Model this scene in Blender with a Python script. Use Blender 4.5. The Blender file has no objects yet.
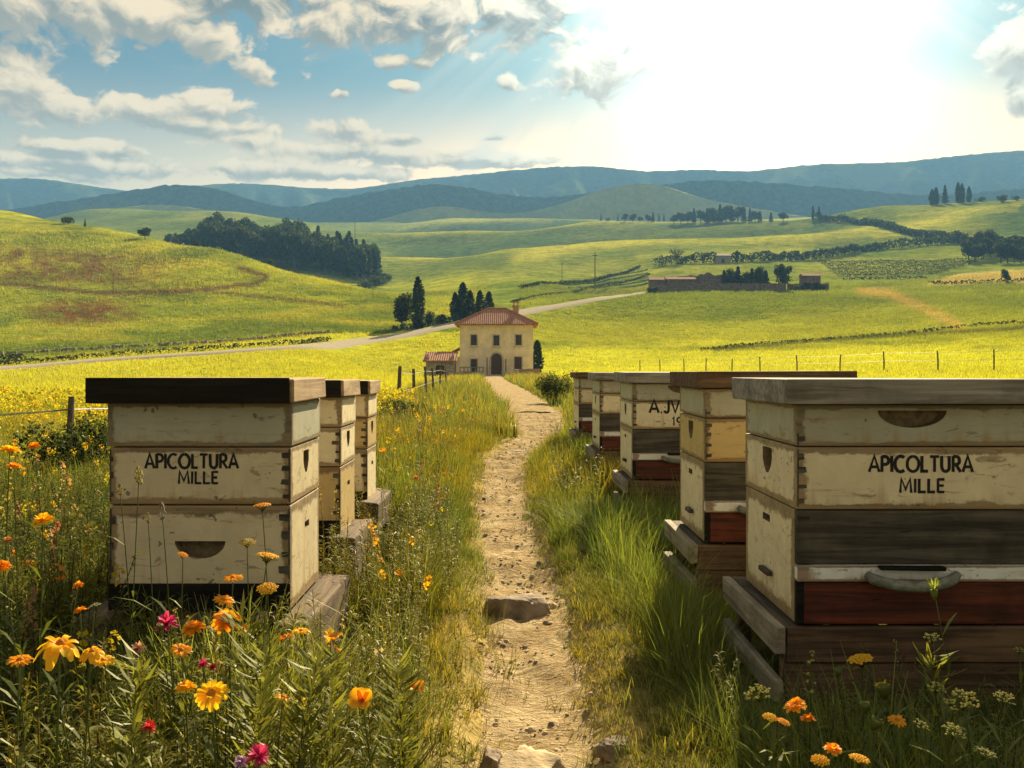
import bpy, bmesh, math, random
import numpy as np
from mathutils import Vector, Matrix, noise as mnoise

R = math.radians
rng = np.random.default_rng(7)
random.seed(7)
scene = bpy.context.scene
COL = scene.collection

# ------------------------------------------------------------------ camera, sky, sun, exposure
F, CX, HY = 950.0, 508.0, 369.0            # focal length in pixels, vanishing point
cd = bpy.data.cameras.new('camera')
cam = bpy.data.objects.new('camera', cd); COL.objects.link(cam)
cam.location = (0, 0, 1.0); cam.rotation_euler = (R(90), 0, 0)
cd.sensor_width = 36; cd.lens = 36 * F / 1024
cd.shift_x = (512 - CX) / 1024; cd.shift_y = -(384 - HY) / 1024
cd.clip_start = 0.05; cd.clip_end = 20000
scene.camera = cam

SUN_AZ, SUN_EL = 15.0, 28.5                # degrees right of the view, above the horizon
SUN_STRENGTH, SKY_STRENGTH, EXPOSURE = 5.0, 0.05, 1.70
sl = bpy.data.lights.new('sun', 'SUN'); sl.energy = SUN_STRENGTH; sl.angle = R(0.6); sl.color = (1.0, 0.83, 0.53)
so = bpy.data.objects.new('sun', sl); COL.objects.link(so)
sdir = Vector((math.sin(R(SUN_AZ)) * math.cos(R(SUN_EL)), math.cos(R(SUN_AZ)) * math.cos(R(SUN_EL)), math.sin(R(SUN_EL))))
so.rotation_euler = (-sdir).to_track_quat('-Z', 'Y').to_euler(); so.location = (0, 0, 50)

vs = scene.view_settings
vs.view_transform = 'Standard'; vs.look = 'None'; vs.gamma = 1; vs.exposure = EXPOSURE; vs.use_curve_mapping = False
cy = scene.cycles
cy.use_denoising = True
try: cy.denoiser = 'OPENIMAGEDENOISE'
except Exception: pass
cy.max_bounces = 6; cy.diffuse_bounces = 3; cy.glossy_bounces = 2; cy.transmission_bounces = 3; cy.volume_bounces = 0
cy.transparent_max_bounces = 8; cy.sample_clamp_indirect = 6
cy.caustics_reflective = False; cy.caustics_refractive = False


class NT:
    """small node-tree writer"""
    def __init__(s, tree): s.t = tree; s.n = tree.nodes; s.l = tree.links
    def put(s, sock, v):
        if v is None: return
        if isinstance(v, bpy.types.NodeSocket): s.l.new(v, sock)
        elif isinstance(v, (tuple, list)):
            if sock.type == 'RGBA' and len(v) == 3: v = (*v, 1)
            sock.default_value = v
        else: sock.default_value = v
    def node(s, typ, ins=None, **kw):
        nd = s.n.new(typ)
        for k, v in kw.items(): setattr(nd, k, v)
        for k, v in (ins or {}).items(): s.put(nd.inputs[k], v)
        return nd
    def m(s, op, a, b=None, c=None, clamp=False):
        nd = s.n.new('ShaderNodeMath'); nd.operation = op; nd.use_clamp = clamp
        for i, v in enumerate((a, b, c)): s.put(nd.inputs[i], v)
        return nd.outputs[0]
    def vm(s, op, a, b=None, out=0):
        nd = s.n.new('ShaderNodeVectorMath'); nd.operation = op
        s.put(nd.inputs[0], a)
        if b is not None: s.put(nd.inputs[3 if op == 'SCALE' else 1], b)
        return nd.outputs[out]
    def mix(s, f, a, b, blend='MIX'):
        nd = s.n.new('ShaderNodeMix'); nd.data_type = 'RGBA'; nd.blend_type = blend; nd.clamp_factor = True
        s.put(nd.inputs[0], f); s.put(nd.inputs[6], a); s.put(nd.inputs[7], b)
        return nd.outputs[2]
    def ramp(s, f, lo, hi, smooth=True):
        nd = s.n.new('ShaderNodeMapRange'); nd.interpolation_type = 'SMOOTHSTEP' if smooth else 'LINEAR'
        s.put(nd.inputs[0], f); s.put(nd.inputs[1], lo); s.put(nd.inputs[2], hi)
        return nd.outputs[0]
    def noise(s, vec, scale, detail=4, rough=.55, dist=0.0, out=0):
        nd = s.node('ShaderNodeTexNoise', {'Scale': scale, 'Detail': detail, 'Roughness': rough, 'Distortion': dist})
        if vec is not None: s.put(nd.inputs['Vector'], vec)
        return nd.outputs[out]
    def comb(s, x, y, z=0.0):
        nd = s.n.new('ShaderNodeCombineXYZ'); s.put(nd.inputs[0], x); s.put(nd.inputs[1], y); s.put(nd.inputs[2], z)
        return nd.outputs[0]


def build_world():
    w = bpy.data.worlds.new('World'); scene.world = w; w.use_nodes = True
    w.cycles.sampling_method = 'MANUAL'; w.cycles.sample_map_resolution = 512
    w.node_tree.nodes.clear(); t = NT(w.node_tree)
    sky = t.node('ShaderNodeTexSky', sky_type='NISHITA')
    sky.sun_disc = False; sky.sun_elevation = R(SUN_EL); sky.sun_rotation = R(SUN_AZ)
    sky.air_density = 1.15; sky.dust_density = 2.2; sky.ozone_density = 2.2
    base = sky.outputs[0]
    d = t.vm('NORMALIZE', t.node('ShaderNodeTexCoord').outputs['Generated'])
    sp = t.node('ShaderNodeSeparateXYZ', {0: d}).outputs
    az = t.m('MULTIPLY', t.m('ARCTAN2', sp[0], sp[1]), 180 / math.pi)
    el = t.m('MULTIPLY', t.m('ARCSINE', sp[2]), 180 / math.pi)
    P = t.comb(az, el)
    # warm haze band low over the hills, bluish teal above
    low = t.ramp(el, 17.5, 8.0)
    base = t.mix(1.0, base, t.mix(t.ramp(t.m('ABSOLUTE', az), 60.0, 100.0), t.mix(low, (0.14, 0.232, 0.248), (1.25, 0.80, 0.38)), (.44, .35, .25)), 'MULTIPLY')
    # the veiled sun: a wide bright aureole round the sun's own direction
    ang = t.m('MULTIPLY', t.m('ARCCOSINE', t.vm('DOT_PRODUCT', d, tuple(sdir), out=1)), 180 / math.pi)
    gang = t.vm('LENGTH', t.comb(t.m('SUBTRACT', az, SUN_AZ + .5), t.m('MULTIPLY', t.m('SUBTRACT', el, SUN_EL), .62)), out=1)
    # rays fanning out from the sun
    ddx = t.m('SUBTRACT', az, SUN_AZ - 3.0); ddy = t.m('SUBTRACT', el, SUN_EL)
    phi = t.m('ARCTAN2', ddy, ddx)
    rn = t.noise(t.comb(t.m('MULTIPLY', phi, 4.2), 3.3), 1.6, 3, .6)
    rays = t.m('MULTIPLY', t.ramp(rn, .44, .60), t.m('MULTIPLY', t.ramp(gang, 32.0, 14.0), t.ramp(el, 30.0, 24.0)))
    # clouds: soft masses at given directions, broken by noise
    def ae(px, py):
        a = math.atan((px - CX) / F); return math.degrees(a), math.degrees(math.atan((HY - py) / F * math.cos(a)))
    blobs = [(40, -4, 190, 46), (165, 14, 80, 40), (250, -10, 100, 26), (12, 82, 46, 34), (50, 108, 58, 16), (150, 110, 56, 16), (215, 106, 46, 16),
             (185, 122, 90, 11), (250, 72, 26, 13), (264, 82, 16, 7), (338, 130, 44, 13), (402, 139, 34, 6), (60, 147, 52, 9),
             (116, 150, 34, 9), (40, 172, 70, 7), (244, 138, 34, 9), (322, 20, 66, 34), (415, 12, 100, 36), (515, 8, 80, 34), (393, 62, 20, 9),
             (421, 64, 12, 6), (405, 88, 14, 8), (340, 94, 9, 5), (490, 137, 15, 4), (506, 84, 18, 11), (370, 152, 120, 11), (470, 160, 110, 10), (90, 165, 150, 11), (300, 172, 140, 9),
             (1016, 45, 26, 34), (1022, 92, 18, 22), (600, 60, 60, 40), (690, 30, 110, 60), (140, 48, 12, 4)]
    acc = low_acc = None
    for (bx, by, rx, ry) in blobs:
        a, e = ae(bx, by); sx, sy = rx / F * 57.3, ry / F * 57.3
        for k, off in enumerate((0.0, .55)):
            l = t.vm('LENGTH', t.vm('MULTIPLY', t.vm('SUBTRACT', P, (a, e - off * sy, 0)), (1 / sx, 1 / sy, 0)), out=1)
            v = t.m('SUBTRACT', 1.0, l)
            if k == 0: acc = v if acc is None else t.m('MAXIMUM', acc, v)
            else: low_acc = v if low_acc is None else t.m('MAXIMUM', low_acc, v)
    warp = t.vm('SCALE', t.vm('SUBTRACT', t.node('ShaderNodeTexNoise', {'Vector': P, 'Scale': .22, 'Detail': 3.0}).outputs['Color'], (.5, .5, .5)), 4.0)
    Q = t.vm('MULTIPLY', t.vm('ADD', P, warp), (1.0, 1.45, 0.0))
    n1 = t.noise(Q, .36, 9, .60, .1)
    n2 = t.noise(t.vm('ADD', Q, (0.5, 0.9, 0)), .36, 6, .60, .1)
    # unseen clouds added to the dome behind and above the view as fill
    far_az = t.ramp(t.m('ABSOLUTE', az), 36.0, 60.0); far_el = t.ramp(el, 30.0, 44.0)
    fill = t.m('MULTIPLY', t.m('MAXIMUM', far_az, t.m('MULTIPLY', far_el, .55)), t.ramp(t.noise(P, .05, 3), .34, .60))
    body = t.m('MAXIMUM', acc, -1.2)
    dens = t.ramp(t.m('ADD', body, t.m('MULTIPLY', t.m('SUBTRACT', n1, .5), 3.2)), -.04, .34)
    dens = t.m('MAXIMUM', dens, fill)
    wisp = t.m('MULTIPLY', t.ramp(t.noise(t.vm('MULTIPLY', t.vm('ADD', P, warp), (.30, 1.3, 0)), .5, 7, .65, .4), .54, .82), .24)
    updn = t.m('SUBTRACT', t.m('MAXIMUM', acc, -.6), t.m('MAXIMUM', low_acc, -.6))
    shade = t.ramp(t.m('ADD', t.m('ADD', t.m('MULTIPLY', t.m('SUBTRACT', n1, n2), 2.6), t.m('MULTIPLY', updn, .85)), t.m('MULTIPLY', body, -.35)), -.55, .35)
    high = t.ramp(el, 17.0, 21.0); nearsun = t.ramp(gang, 25.0, 12.0)
    grey = t.mix(high, (2.7, 2.1, 1.35), (1.0, 0.92, 0.76))
    lit = t.mix(nearsun, (7.9, 5.8, 3.3), (10.0, 8.8, 6.4))
    ccol = t.mix(t.m('MAXIMUM', shade, far_az), grey, t.mix(far_az, lit, (4.3, 3.8, 2.9)))
    base = t.mix(wisp, base, t.mix(nearsun, (3.9, 3.2, 2.2), (6.5, 6.0, 4.8)))
    base = t.mix(t.m('MULTIPLY', dens, .93), base, ccol)
    base = t.mix(t.m('MULTIPLY', rays, .55), base, (5.6, 5.4, 4.4))
    glow = t.m('ADD', t.m('MULTIPLY', t.m('POWER', t.ramp(gang, 15.5, 2.0), 1.25), 13.0),
               t.m('MULTIPLY', t.ramp(gang, 24.0, 5.0), 1.7))
    gl = t.vm('SCALE', (1.0, 0.97, 0.86), glow)
    base = t.vm('ADD', base, gl)
    bg = t.node('ShaderNodeBackground', {'Color': base, 'Strength': SKY_STRENGTH})
    out = t.node('ShaderNodeOutputWorld'); t.l.new(bg.outputs[0], out.inputs[0])
build_world()

# ------------------------------------------------------------------ object helpers
def tag(o, label=None, cat=None, group=None, kind=None):
    if label: o['label'] = label
    if cat: o['category'] = cat
    if group: o['group'] = group
    if kind: o['kind'] = kind
    return o
def link(name, me, mats=None, parent=None, loc=None):
    o = bpy.data.objects.new(name, me); COL.objects.link(o)
    if mats is not None and me is not None and len(me.materials) == 0:
        for m_ in (mats if isinstance(mats, (list, tuple)) else [mats]): me.materials.append(m_)
    if parent is not None: o.parent = parent
    if loc is not None: o.location = loc
    return o
def empty(name, loc, label, cat, group=None, rz=0.0):
    o = link(name, None, loc=loc); o.rotation_euler = (0, 0, rz); o.empty_display_size = .1
    return tag(o, label, cat, group)
def copy_tree(o, parent=None):
    c = o.copy(); COL.objects.link(c)
    if parent is not None: c.parent = parent
    for ch in list(o.children): copy_tree(ch, c)
    return c

class G:
    """collects faces; build() links them as one mesh"""
    def __init__(s): s.v = []; s.f = []; s.c = []; s.col = (1, 1, 1); s.mi = []; s.mat = 0
    def add(s, vs, fs):
        o = len(s.v); s.v.extend(vs); s.c.extend([s.col] * len(vs))
        for f in fs: s.f.append([i + o for i in f]); s.mi.append(s.mat)
        return s
    def box(s, x0, x1, y0, y1, z0, z1, jit=0.0):
        j = lambda: random.uniform(-jit, jit) if jit else 0
        vs = [(x + j(), y + j(), z + j()) for z in (z0, z1) for (x, y) in ((x0, y0), (x1, y0), (x1, y1), (x0, y1))]
        return s.add(vs, [(0, 3, 2, 1), (4, 5, 6, 7), (0, 1, 5, 4), (1, 2, 6, 5), (2, 3, 7, 6), (3, 0, 4, 7)])
    def tube(s, pts, rad, n=6, caps=True):
        pts = [Vector(p) for p in pts]; k = len(pts)
        rads = rad if isinstance(rad, (list, tuple)) else [rad] * k
        vs = []; up = Vector((0.31, 0.2, 0.93)).normalized()
        for i, p in enumerate(pts):
            tv = (pts[min(i + 1, k - 1)] - pts[max(i - 1, 0)]).normalized()
            a = tv.cross(up)
            if a.length < 1e-3: a = tv.cross(Vector((1, 0, 0)))
            a.normalize(); b = tv.cross(a)
            for q in range(n):
                t_ = 2 * math.pi * q / n
                vs.append(tuple(p + (a * math.cos(t_) + b * math.sin(t_)) * rads[i]))
        fs = [(i * n + q, i * n + (q + 1) % n, (i + 1) * n + (q + 1) % n, (i + 1) * n + q) for i in range(k - 1) for q in range(n)]
        if caps: fs += [tuple(range(n))[::-1], tuple((k - 1) * n + q for q in range(n))]
        return s.add(vs, fs)
    def mesh(s, name, smooth=False, bevel=0.0, color=False):
        me = bpy.data.meshes.new(name)
        me.from_pydata([tuple(v) for v in s.v], [], s.f)
        if color:
            a = me.color_attributes.new('Col', 'FLOAT_COLOR', 'POINT')
            a.data.foreach_set('color', np.c_[np.array(s.c, float), np.ones(len(s.c))].ravel())
        if any(s.mi): me.polygons.foreach_set('material_index', s.mi)
        bm = bmesh.new(); bm.from_mesh(me)
        bmesh.ops.recalc_face_normals(bm, faces=bm.faces) if not color else None
        if bevel: bmesh.ops.bevel(bm, geom=bm.edges[:], offset=bevel, segments=2, affect='EDGES', profile=.5, clamp_overlap=True)
        bm.to_mesh(me); bm.free()
        if smooth: me.polygons.foreach_set('use_smooth', [True] * len(me.polygons))
        me.update()
        return me
    def build(s, name, mats, parent=None, smooth=False, bevel=0.0, color=False, loc=None):
        return link(name, s.mesh(name, smooth, bevel, color), mats, parent, loc)

def mesh_np(name, V, Q, C=None, smooth=False, mats=None):
    """big quad mesh from arrays"""
    me = bpy.data.meshes.new(name)
    nv, nf = len(V), len(Q)
    me.vertices.add(nv); me.vertices.foreach_set('co', np.ascontiguousarray(V, np.float32).ravel())
    me.loops.add(nf * 4); me.loops.foreach_set('vertex_index', np.ascontiguousarray(Q, np.int32).ravel())
    me.polygons.add(nf); me.polygons.foreach_set('loop_start', np.arange(nf, dtype=np.int32) * 4)
    try: me.polygons.foreach_set('loop_total', np.full(nf, 4, np.int32))
    except Exception: pass
    if smooth: me.polygons.foreach_set('use_smooth', np.ones(nf, bool))
    me.update(calc_edges=True)
    if C is not None:
        a = me.color_attributes.new('Col', 'FLOAT_COLOR', 'POINT')
        a.data.foreach_set('color', np.c_[C, np.ones(nv)].astype(np.float32).ravel())
    for m_ in (mats or []): me.materials.append(m_)
    return me

# ------------------------------------------------------------------ materials
def new_mat(name):
    m_ = bpy.data.materials.new(name); m_.use_nodes = True; m_.node_tree.nodes.clear()
    t = NT(m_.node_tree); out = t.node('ShaderNodeOutputMaterial')
    return m_, t, out
def finish(t, out, color, rough=.7, bump=None, bstr=.3, bdist=.01, spec=.3, metal=0.0):
    b = t.node('ShaderNodeBsdfPrincipled', {'Base Color': color, 'Roughness': rough, 'Metallic': metal})
    b.inputs['Specular IOR Level'].default_value = spec
    if bump is not None:
        bp = t.node('ShaderNodeBump', {'Height': bump, 'Strength': bstr, 'Distance': bdist})
        t.l.new(bp.outputs[0], b.inputs['Normal'])
    t.l.new(b.outputs[0], out.inputs[0]); return b
def plain(name, color, rough=.7, var=.25, scale=12, bstr=.3, bdist=.01, spec=.3, metal=0.0):
    m_, t, out = new_mat(name)
    co = t.node('ShaderNodeTexCoord').outputs['Object']
    n = t.noise(co, scale, 6, .65)
    c = t.mix(t.ramp(n, .3, .7), tuple(x * (1 - var) for x in color), tuple(min(1, x * (1 + var)) for x in color))
    finish(t, out, c, rough, n, bstr, bdist, spec, metal); return m_

def wood(name, dark, light, axis=0, rough=.85, scale=1.0, gloss=.2):
    """weathered boards: grain drawn out along one axis, cracks, knots"""
    m_, t, out = new_mat(name)
    tc = t.node('ShaderNodeTexCoord')
    oi = t.node('ShaderNodeObjectInfo').outputs['Random']
    st = [38, 38, 38]; st[axis] = 2.0
    co = t.vm('ADD', t.vm('MULTIPLY', tc.outputs['Object'], tuple(x * scale for x in st)), t.comb(t.m('MULTIPLY', oi, 37.0), t.m('MULTIPLY', oi, 71.0), 0))
    g = t.noise(co, 1.0, 7, .68, .6)
    big = t.noise(tc.outputs['Object'], 7 * scale, 4, .6)
    ck = t.noise(co, 2.3, 3, .7, .4)
    crack = t.ramp(ck, .66, .72)
    c = t.mix(t.ramp(g, .3, .72), dark, light)
    c = t.mix(t.m('MULTIPLY', t.ramp(big, .4, .75), .55), c, tuple(x * .45 for x in dark))
    c = t.mix(t.m('MULTIPLY', crack, .8), c, tuple(x * .2 for x in dark))
    h = t.m('SUBTRACT', g, t.m('MULTIPLY', crack, .8))
    finish(t, out, c, rough, h, .55, .004, gloss); return m_

def paint(name, col, under, wear=.5, dirt=(.09, .055, .024), stain=(.34, .19, .06), rough=.55, axis=0):
    """old paint on boards: worn to the wood at the edges, rust-brown runs, grime, brush grain"""
    m_, t, out = new_mat(name)
    tc = t.node('ShaderNodeTexCoord'); ob = tc.outputs['Object']; ge = tc.outputs['Generated']
    oi = t.node('ShaderNodeObjectInfo').outputs['Random']
    off = t.comb(t.m('MULTIPLY', oi, 13.0), t.m('MULTIPLY', oi, 29.0), t.m('MULTIPLY', oi, 7.0))
    co = t.vm('ADD', ob, off)
    st = [26, 26, 26]; st[axis] = 2.2
    grain = t.noise(t.vm('MULTIPLY', co, tuple(st)), 1.0, 6, .65, .5)
    blot = t.noise(co, 9, 6, .65, .4)
    fine = t.noise(co, 55, 5, .7)
    runs = t.noise(t.vm('MULTIPLY', co, (22, 22, 1.8)), 1.0, 5, .6, .3)
    sg = t.node('ShaderNodeSeparateXYZ', {0: ge}).outputs
    def edge(s_): return t.m('MULTIPLY', t.m('ABSOLUTE', t.m('SUBTRACT', s_, .5)), 2.0)
    ea, eb, ec = t.m('POWER', edge(sg[0]), 10.0), t.m('POWER', edge(sg[1]), 7.0), t.m('POWER', edge(sg[2]), 3.6)
    ed = t.m('MAXIMUM', t.m('MAXIMUM', t.m('MINIMUM', ea, eb), t.m('MINIMUM', eb, ec)), t.m('MINIMUM', ea, ec))
    c = t.mix(t.ramp(blot, .35, .7), tuple(x * .86 for x in col), col)
    c = t.mix(t.m('MULTIPLY', t.ramp(runs, .5, .75), .38), c, tuple(a * .45 + b * .55 for a, b in zip(col, stain)))
    c = t.mix(t.m('MULTIPLY', t.ramp(grain, .54, .74), .5), c, stain)
    wm = t.ramp(t.m('ADD', t.m('MULTIPLY', ed, .50 + .3 * wear), t.m('ADD', t.m('MULTIPLY', blot, .62), t.m('ADD', t.m('MULTIPLY', fine, .26), t.m('MULTIPLY', grain, .30)))), .95 - .20 * wear, 1.04 - .14 * wear)
    c = t.mix(t.m('MULTIPLY', wm, .85), c, t.mix(t.ramp(grain, .3, .7), dirt, under))
    sc = t.noise(t.vm('MULTIPLY', co, (9, 9, 26)), 1.0, 6, .72, 1.2)
    c = t.mix(t.m('MULTIPLY', t.ramp(sc, .57, .66), .35 + .5 * wear), c, t.mix(t.ramp(fine, .4, .6), dirt, under))
    gr = t.ramp(t.m('ADD', t.m('MULTIPLY', t.m('SUBTRACT', 1.0, sg[2]), .55), t.m('MULTIPLY', runs, .8)), .78, 1.05)
    c = t.mix(t.m('MULTIPLY', gr, .25 + .35 * wear), c, stain)
    nick = t.ramp(t.noise(co, 30, 2, .5), .70, .72)
    c = t.mix(t.m('MULTIPLY', nick, .7), c, dirt)
    h = t.m('ADD', t.m('MULTIPLY', grain, .6), t.m('MULTIPLY', wm, -.5))
    finish(t, out, c, rough, h, .4, .003, .35); return m_

def leaf_mat(name, trans=.45, gloss=.06, noise_scale=None):
    m_, t, out = new_mat(name)
    col = t.node('ShaderNodeAttribute', attribute_name='Col').outputs['Color']
    if noise_scale:
        n = t.noise(t.node('ShaderNodeTexCoord').outputs['Object'], noise_scale, 3, .6)
        col = t.mix(1.0, col, t.mix(t.ramp(n, .3, .7), (.65, .65, .65), (1.3, 1.25, 1.2)), 'MULTIPLY')
    d = t.node('ShaderNodeBsdfDiffuse', {'Color': col})
    tr = t.node('ShaderNodeBsdfTranslucent', {'Color': t.mix(1.0, col, (1.35, 1.2, .7), 'MULTIPLY')})
    mx = t.node('ShaderNodeMixShader', {0: trans}); t.l.new(d.outputs[0], mx.inputs[1]); t.l.new(tr.outputs[0], mx.inputs[2])
    g = t.node('ShaderNodeBsdfGlossy', {'Color': (.9, .9, .8), 'Roughness': .45})
    m2 = t.node('ShaderNodeMixShader', {0: gloss}); t.l.new(mx.outputs[0], m2.inputs[1]); t.l.new(g.outputs[0], m2.inputs[2])
    t.l.new(m2.outputs[0], out.inputs[0]); return m_

MAT = {}
MAT['cream'] = paint('cream_paint', (.84, .72, .46), (.34, .23, .11), .62)
MAT['cream_clean'] = paint('pale_cream_paint', (.85, .74, .49), (.36, .25, .12), .5)
MAT['greygreen'] = paint('grey_green_paint', (.46, .45, .33), (.25, .19, .11), .55)
MAT['buff'] = paint('buff_paint', (.70, .59, .37), (.34, .23, .11), .6)
MAT['white'] = paint('white_paint', (.82, .82, .74), (.40, .24, .11), .95)
MAT['yellowwood'] = paint('yellowed_paint', (.60, .44, .18), (.30, .18, .07), .4)
MAT['red'] = wood('red_stained_board', (.030, .011, .007), (.20, .045, .018), 0, .6, gloss=.25)
MAT['darkwood'] = wood('charred_board', (.035, .03, .022), (.15, .13, .095), 0)
MAT['darkwood_y'] = wood('charred_board_y', (.04, .032, .02), (.16, .12, .08), 1)
MAT['black'] = wood('tarred_board', (.006, .005, .004), (.022, .018, .014), 0, .7, gloss=.15)
MAT['greywood'] = wood('silvered_board', (.16, .14, .11), (.40, .37, .31), 0)
MAT['greywood_y'] = wood('silvered_board_y', (.18, .145, .10), (.44, .37, .27), 1)
MAT['tan_y'] = wood('tan_beam', (.22, .13, .06), (.52, .37, .20), 1, scale=.8)
MAT['tan_x'] = wood('tan_beam_x', (.20, .11, .05), (.46, .30, .15), 0, scale=.8)
MAT['stand_y'] = wood('weathered_stand_beam', (.05, .031, .018), (.22, .145, .078), 1, scale=.8)
MAT['brown_x'] = wood('brown_beam', (.06, .035, .02), (.20, .125, .07), 0)
MAT['brown_y'] = wood('brown_beam_y', (.08, .045, .025), (.24, .15, .08), 1)
MAT['post'] = wood('fence_post_wood', (.06, .045, .03), (.20, .15, .10), 2)
MAT['ink'] = plain('black_lettering_paint', (.014, .012, .011), .6, .4, 40)
MAT['hole'] = plain('carved_bare_wood', (.19, .14, .075), .9, .4, 30)
MAT['iron'] = plain('dull_iron', (.10, .10, .08), .55, .35, 30, spec=.5)
MAT['ropegrey'] = plain('old_grey_handle', (.19, .19, .145), .75, .4, 35, .6, .006)
MAT['leaf'] = leaf_mat('leaf', .45, .02)
MAT['grass'] = leaf_mat('grass_blade', .5, .025)
MAT['petal'] = leaf_mat('petal', .55, .02)
MAT['crown'] = leaf_mat('tree_leaf', .42, .015)
MAT['bark'] = wood('bark', (.05, .035, .025), (.16, .12, .09), 2, scale=.15)

# ------------------------------------------------------------------ terrain
def pchip(x, y, xq):
    x = np.asarray(x, float); y = np.asarray(y, float); h = np.diff(x); dl = np.diff(y) / h
    d = np.zeros_like(y); w1 = 2 * h[1:] + h[:-1]; w2 = h[1:] + 2 * h[:-1]
    ok = dl[:-1] * dl[1:] > 0
    with np.errstate(divide='ignore', invalid='ignore'):
        hm = (w1 + w2) / (w1 / dl[:-1] + w2 / dl[1:])
    d[1:-1] = np.where(ok, hm, 0); d[0] = dl[0]; d[-1] = dl[-1]
    i = np.clip(np.searchsorted(x, xq) - 1, 0, len(x) - 2)
    t = (xq - x[i]) / h[i]
    h00 = (1 + 2 * t) * (1 - t) ** 2; h10 = t * (1 - t) ** 2; h01 = t * t * (3 - 2 * t); h11 = t * t * (t - 1)
    return h00 * y[i] + h10 * h[i] * d[i] + h01 * y[i + 1] + h11 * h[i] * d[i + 1]

# bearings (as px) -> profile of (distance, height angle as py): the lie of the land along each line of sight
PROF = {
    -900: [(60, 380), (100, 350), (150, 300), (220, 250), (330, 200), (420, 190), (600, 200), (900, 215), (1400, 220)],
    -300: [(60, 385), (100, 370), (130, 352), (180, 308), (240, 262), (330, 210), (410, 183), (540, 200), (900, 225), (1400, 222)],
    0: [(60, 385), (100, 371), (130, 354), (180, 318), (230, 288), (300, 248), (360, 222), (410, 210), (520, 224), (700, 232), (1000, 228), (1400, 226)],
    100: [(60, 385), (105, 364), (140, 346), (190, 313), (240, 283), (300, 252), (360, 231), (440, 241), (520, 248), (700, 236), (1000, 218), (1150, 210), (1400, 216)],
    200: [(60, 385), (110, 357), (150, 337), (200, 305), (250, 275), (300, 252), (360, 262), (420, 264), (480, 250), (600, 238), (800, 228), (1050, 210), (1400, 218)],
    300: [(60, 384), (115, 351), (150, 335), (190, 310), (230, 288), (262, 279), (330, 284), (420, 276), (480, 264), (600, 250), (800, 236), (1050, 224), (1400, 222)],
    390: [(60, 384), (110, 375), (140, 345), (170, 326), (200, 312), (230, 298), (300, 300), (400, 290), (470, 275), (540, 262), (620, 257), (700, 263), (800, 248), (900, 233), (1050, 243), (1200, 230), (1400, 222)],
    460: [(60, 385), (110, 376), (140, 350), (165, 326), (200, 312), (260, 302), (350, 290), (430, 272), (500, 262), (580, 255), (680, 262), (780, 246), (880, 232), (1020, 241), (1250, 218), (1400, 224)],
    520: [(60, 386), (110, 375), (140, 354), (170, 328), (210, 311), (270, 298), (350, 284), (430, 268), (510, 255), (590, 247), (680, 254), (780, 240), (860, 231), (980, 240), (1200, 217), (1400, 226)],
    600: [(60, 386), (110, 372), (150, 349), (200, 323), (250, 299), (300, 299), (400, 280), (470, 265), (540, 251), (620, 242), (700, 249), (800, 232), (900, 221), (1000, 231), (1200, 221), (1400, 222)],
    700: [(60, 382), (110, 366), (150, 347), (200, 324), (260, 297), (300, 290), (350, 284), (430, 264), (510, 250), (600, 238), (680, 244), (760, 230), (850, 221), (1000, 228), (1400, 222)],
    800: [(60, 378), (110, 360), (150, 343), (200, 321), (270, 293), (310, 287), (380, 275), (450, 262), (540, 246), (610, 236), (660, 238), (720, 227), (780, 221), (950, 226), (1400, 218)],
    900: [(55, 377), (80, 365), (110, 350), (150, 334), (220, 304), (280, 289), (340, 279), (420, 262), (520, 245), (640, 225), (760, 206), (900, 214), (1400, 216)],
    1024: [(45, 380), (60, 372), (90, 352), (115, 334), (160, 315), (230, 292), (290, 281), (350, 268), (430, 250), (540, 225), (660, 199), (800, 207), (1400, 214)],
    1400: [(45, 376), (60, 362), (115, 330), (230, 285), (350, 250), (540, 205), (700, 180), (900, 190), (1400, 200)],
    1900: [(45, 372), (60, 355), (115, 320), (230, 270), (350, 235), (540, 190), (700, 160), (900, 175), (1400, 190)],
}
PU = np.array(sorted(PROF)); LU = np.linspace(-900, 1900, 561); LD = np.exp(np.linspace(math.log(1.0), math.log(1400), 700))
def _table():
    rows = []
    for u in PU:
        ds = [0.5, 13, 30]; zs = [0, 0, 0.05 if u > 350 else 0.02]
        for d, py in PROF[u]: ds.append(d); zs.append(1 - (py - HY) / F * d)
        rows.append(pchip(np.array(ds), np.array(zs), LD))
    rows = np.array(rows)
    T = np.empty((len(LU), len(LD)))
    for j in range(len(LD)): T[:, j] = pchip(PU, rows[:, j], LU)
    k = np.array([1, 2, 3, 2, 1]) / 9.0
    Tp = np.pad(T, ((2, 2), (0, 0)), mode='edge')
    return sum(k[i] * Tp[i:i + len(LU)] for i in range(5))
ZT = _table()
_PY = np.array([1.0, 2.38, 2.87, 3.5, 4.3, 5.56, 7.25, 10.4, 12.5, 15.6, 20.6, 30.6, 59, 100, 112])
_PX = np.array([.09, .10, .075, .08, .065, .025, -.055, -.03, .17, .56, .60, .42, -.37, -1.6, -1.75])
_PW = np.array([.18, .18, .165, .165, .17, .18, .185, .23, .29, .36, .52, .72, 1.05, 1.1, 1.3])
PATH_Y = np.exp(np.linspace(0, math.log(112), 500)); PATH_X = pchip(_PY, _PX, PATH_Y); PATH_W = pchip(_PY, _PW, PATH_Y)
def path_s(x, y):
    c = np.interp(y, PATH_Y, PATH_X); w = np.interp(y, PATH_Y, PATH_W)
    return x - c, w
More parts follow.
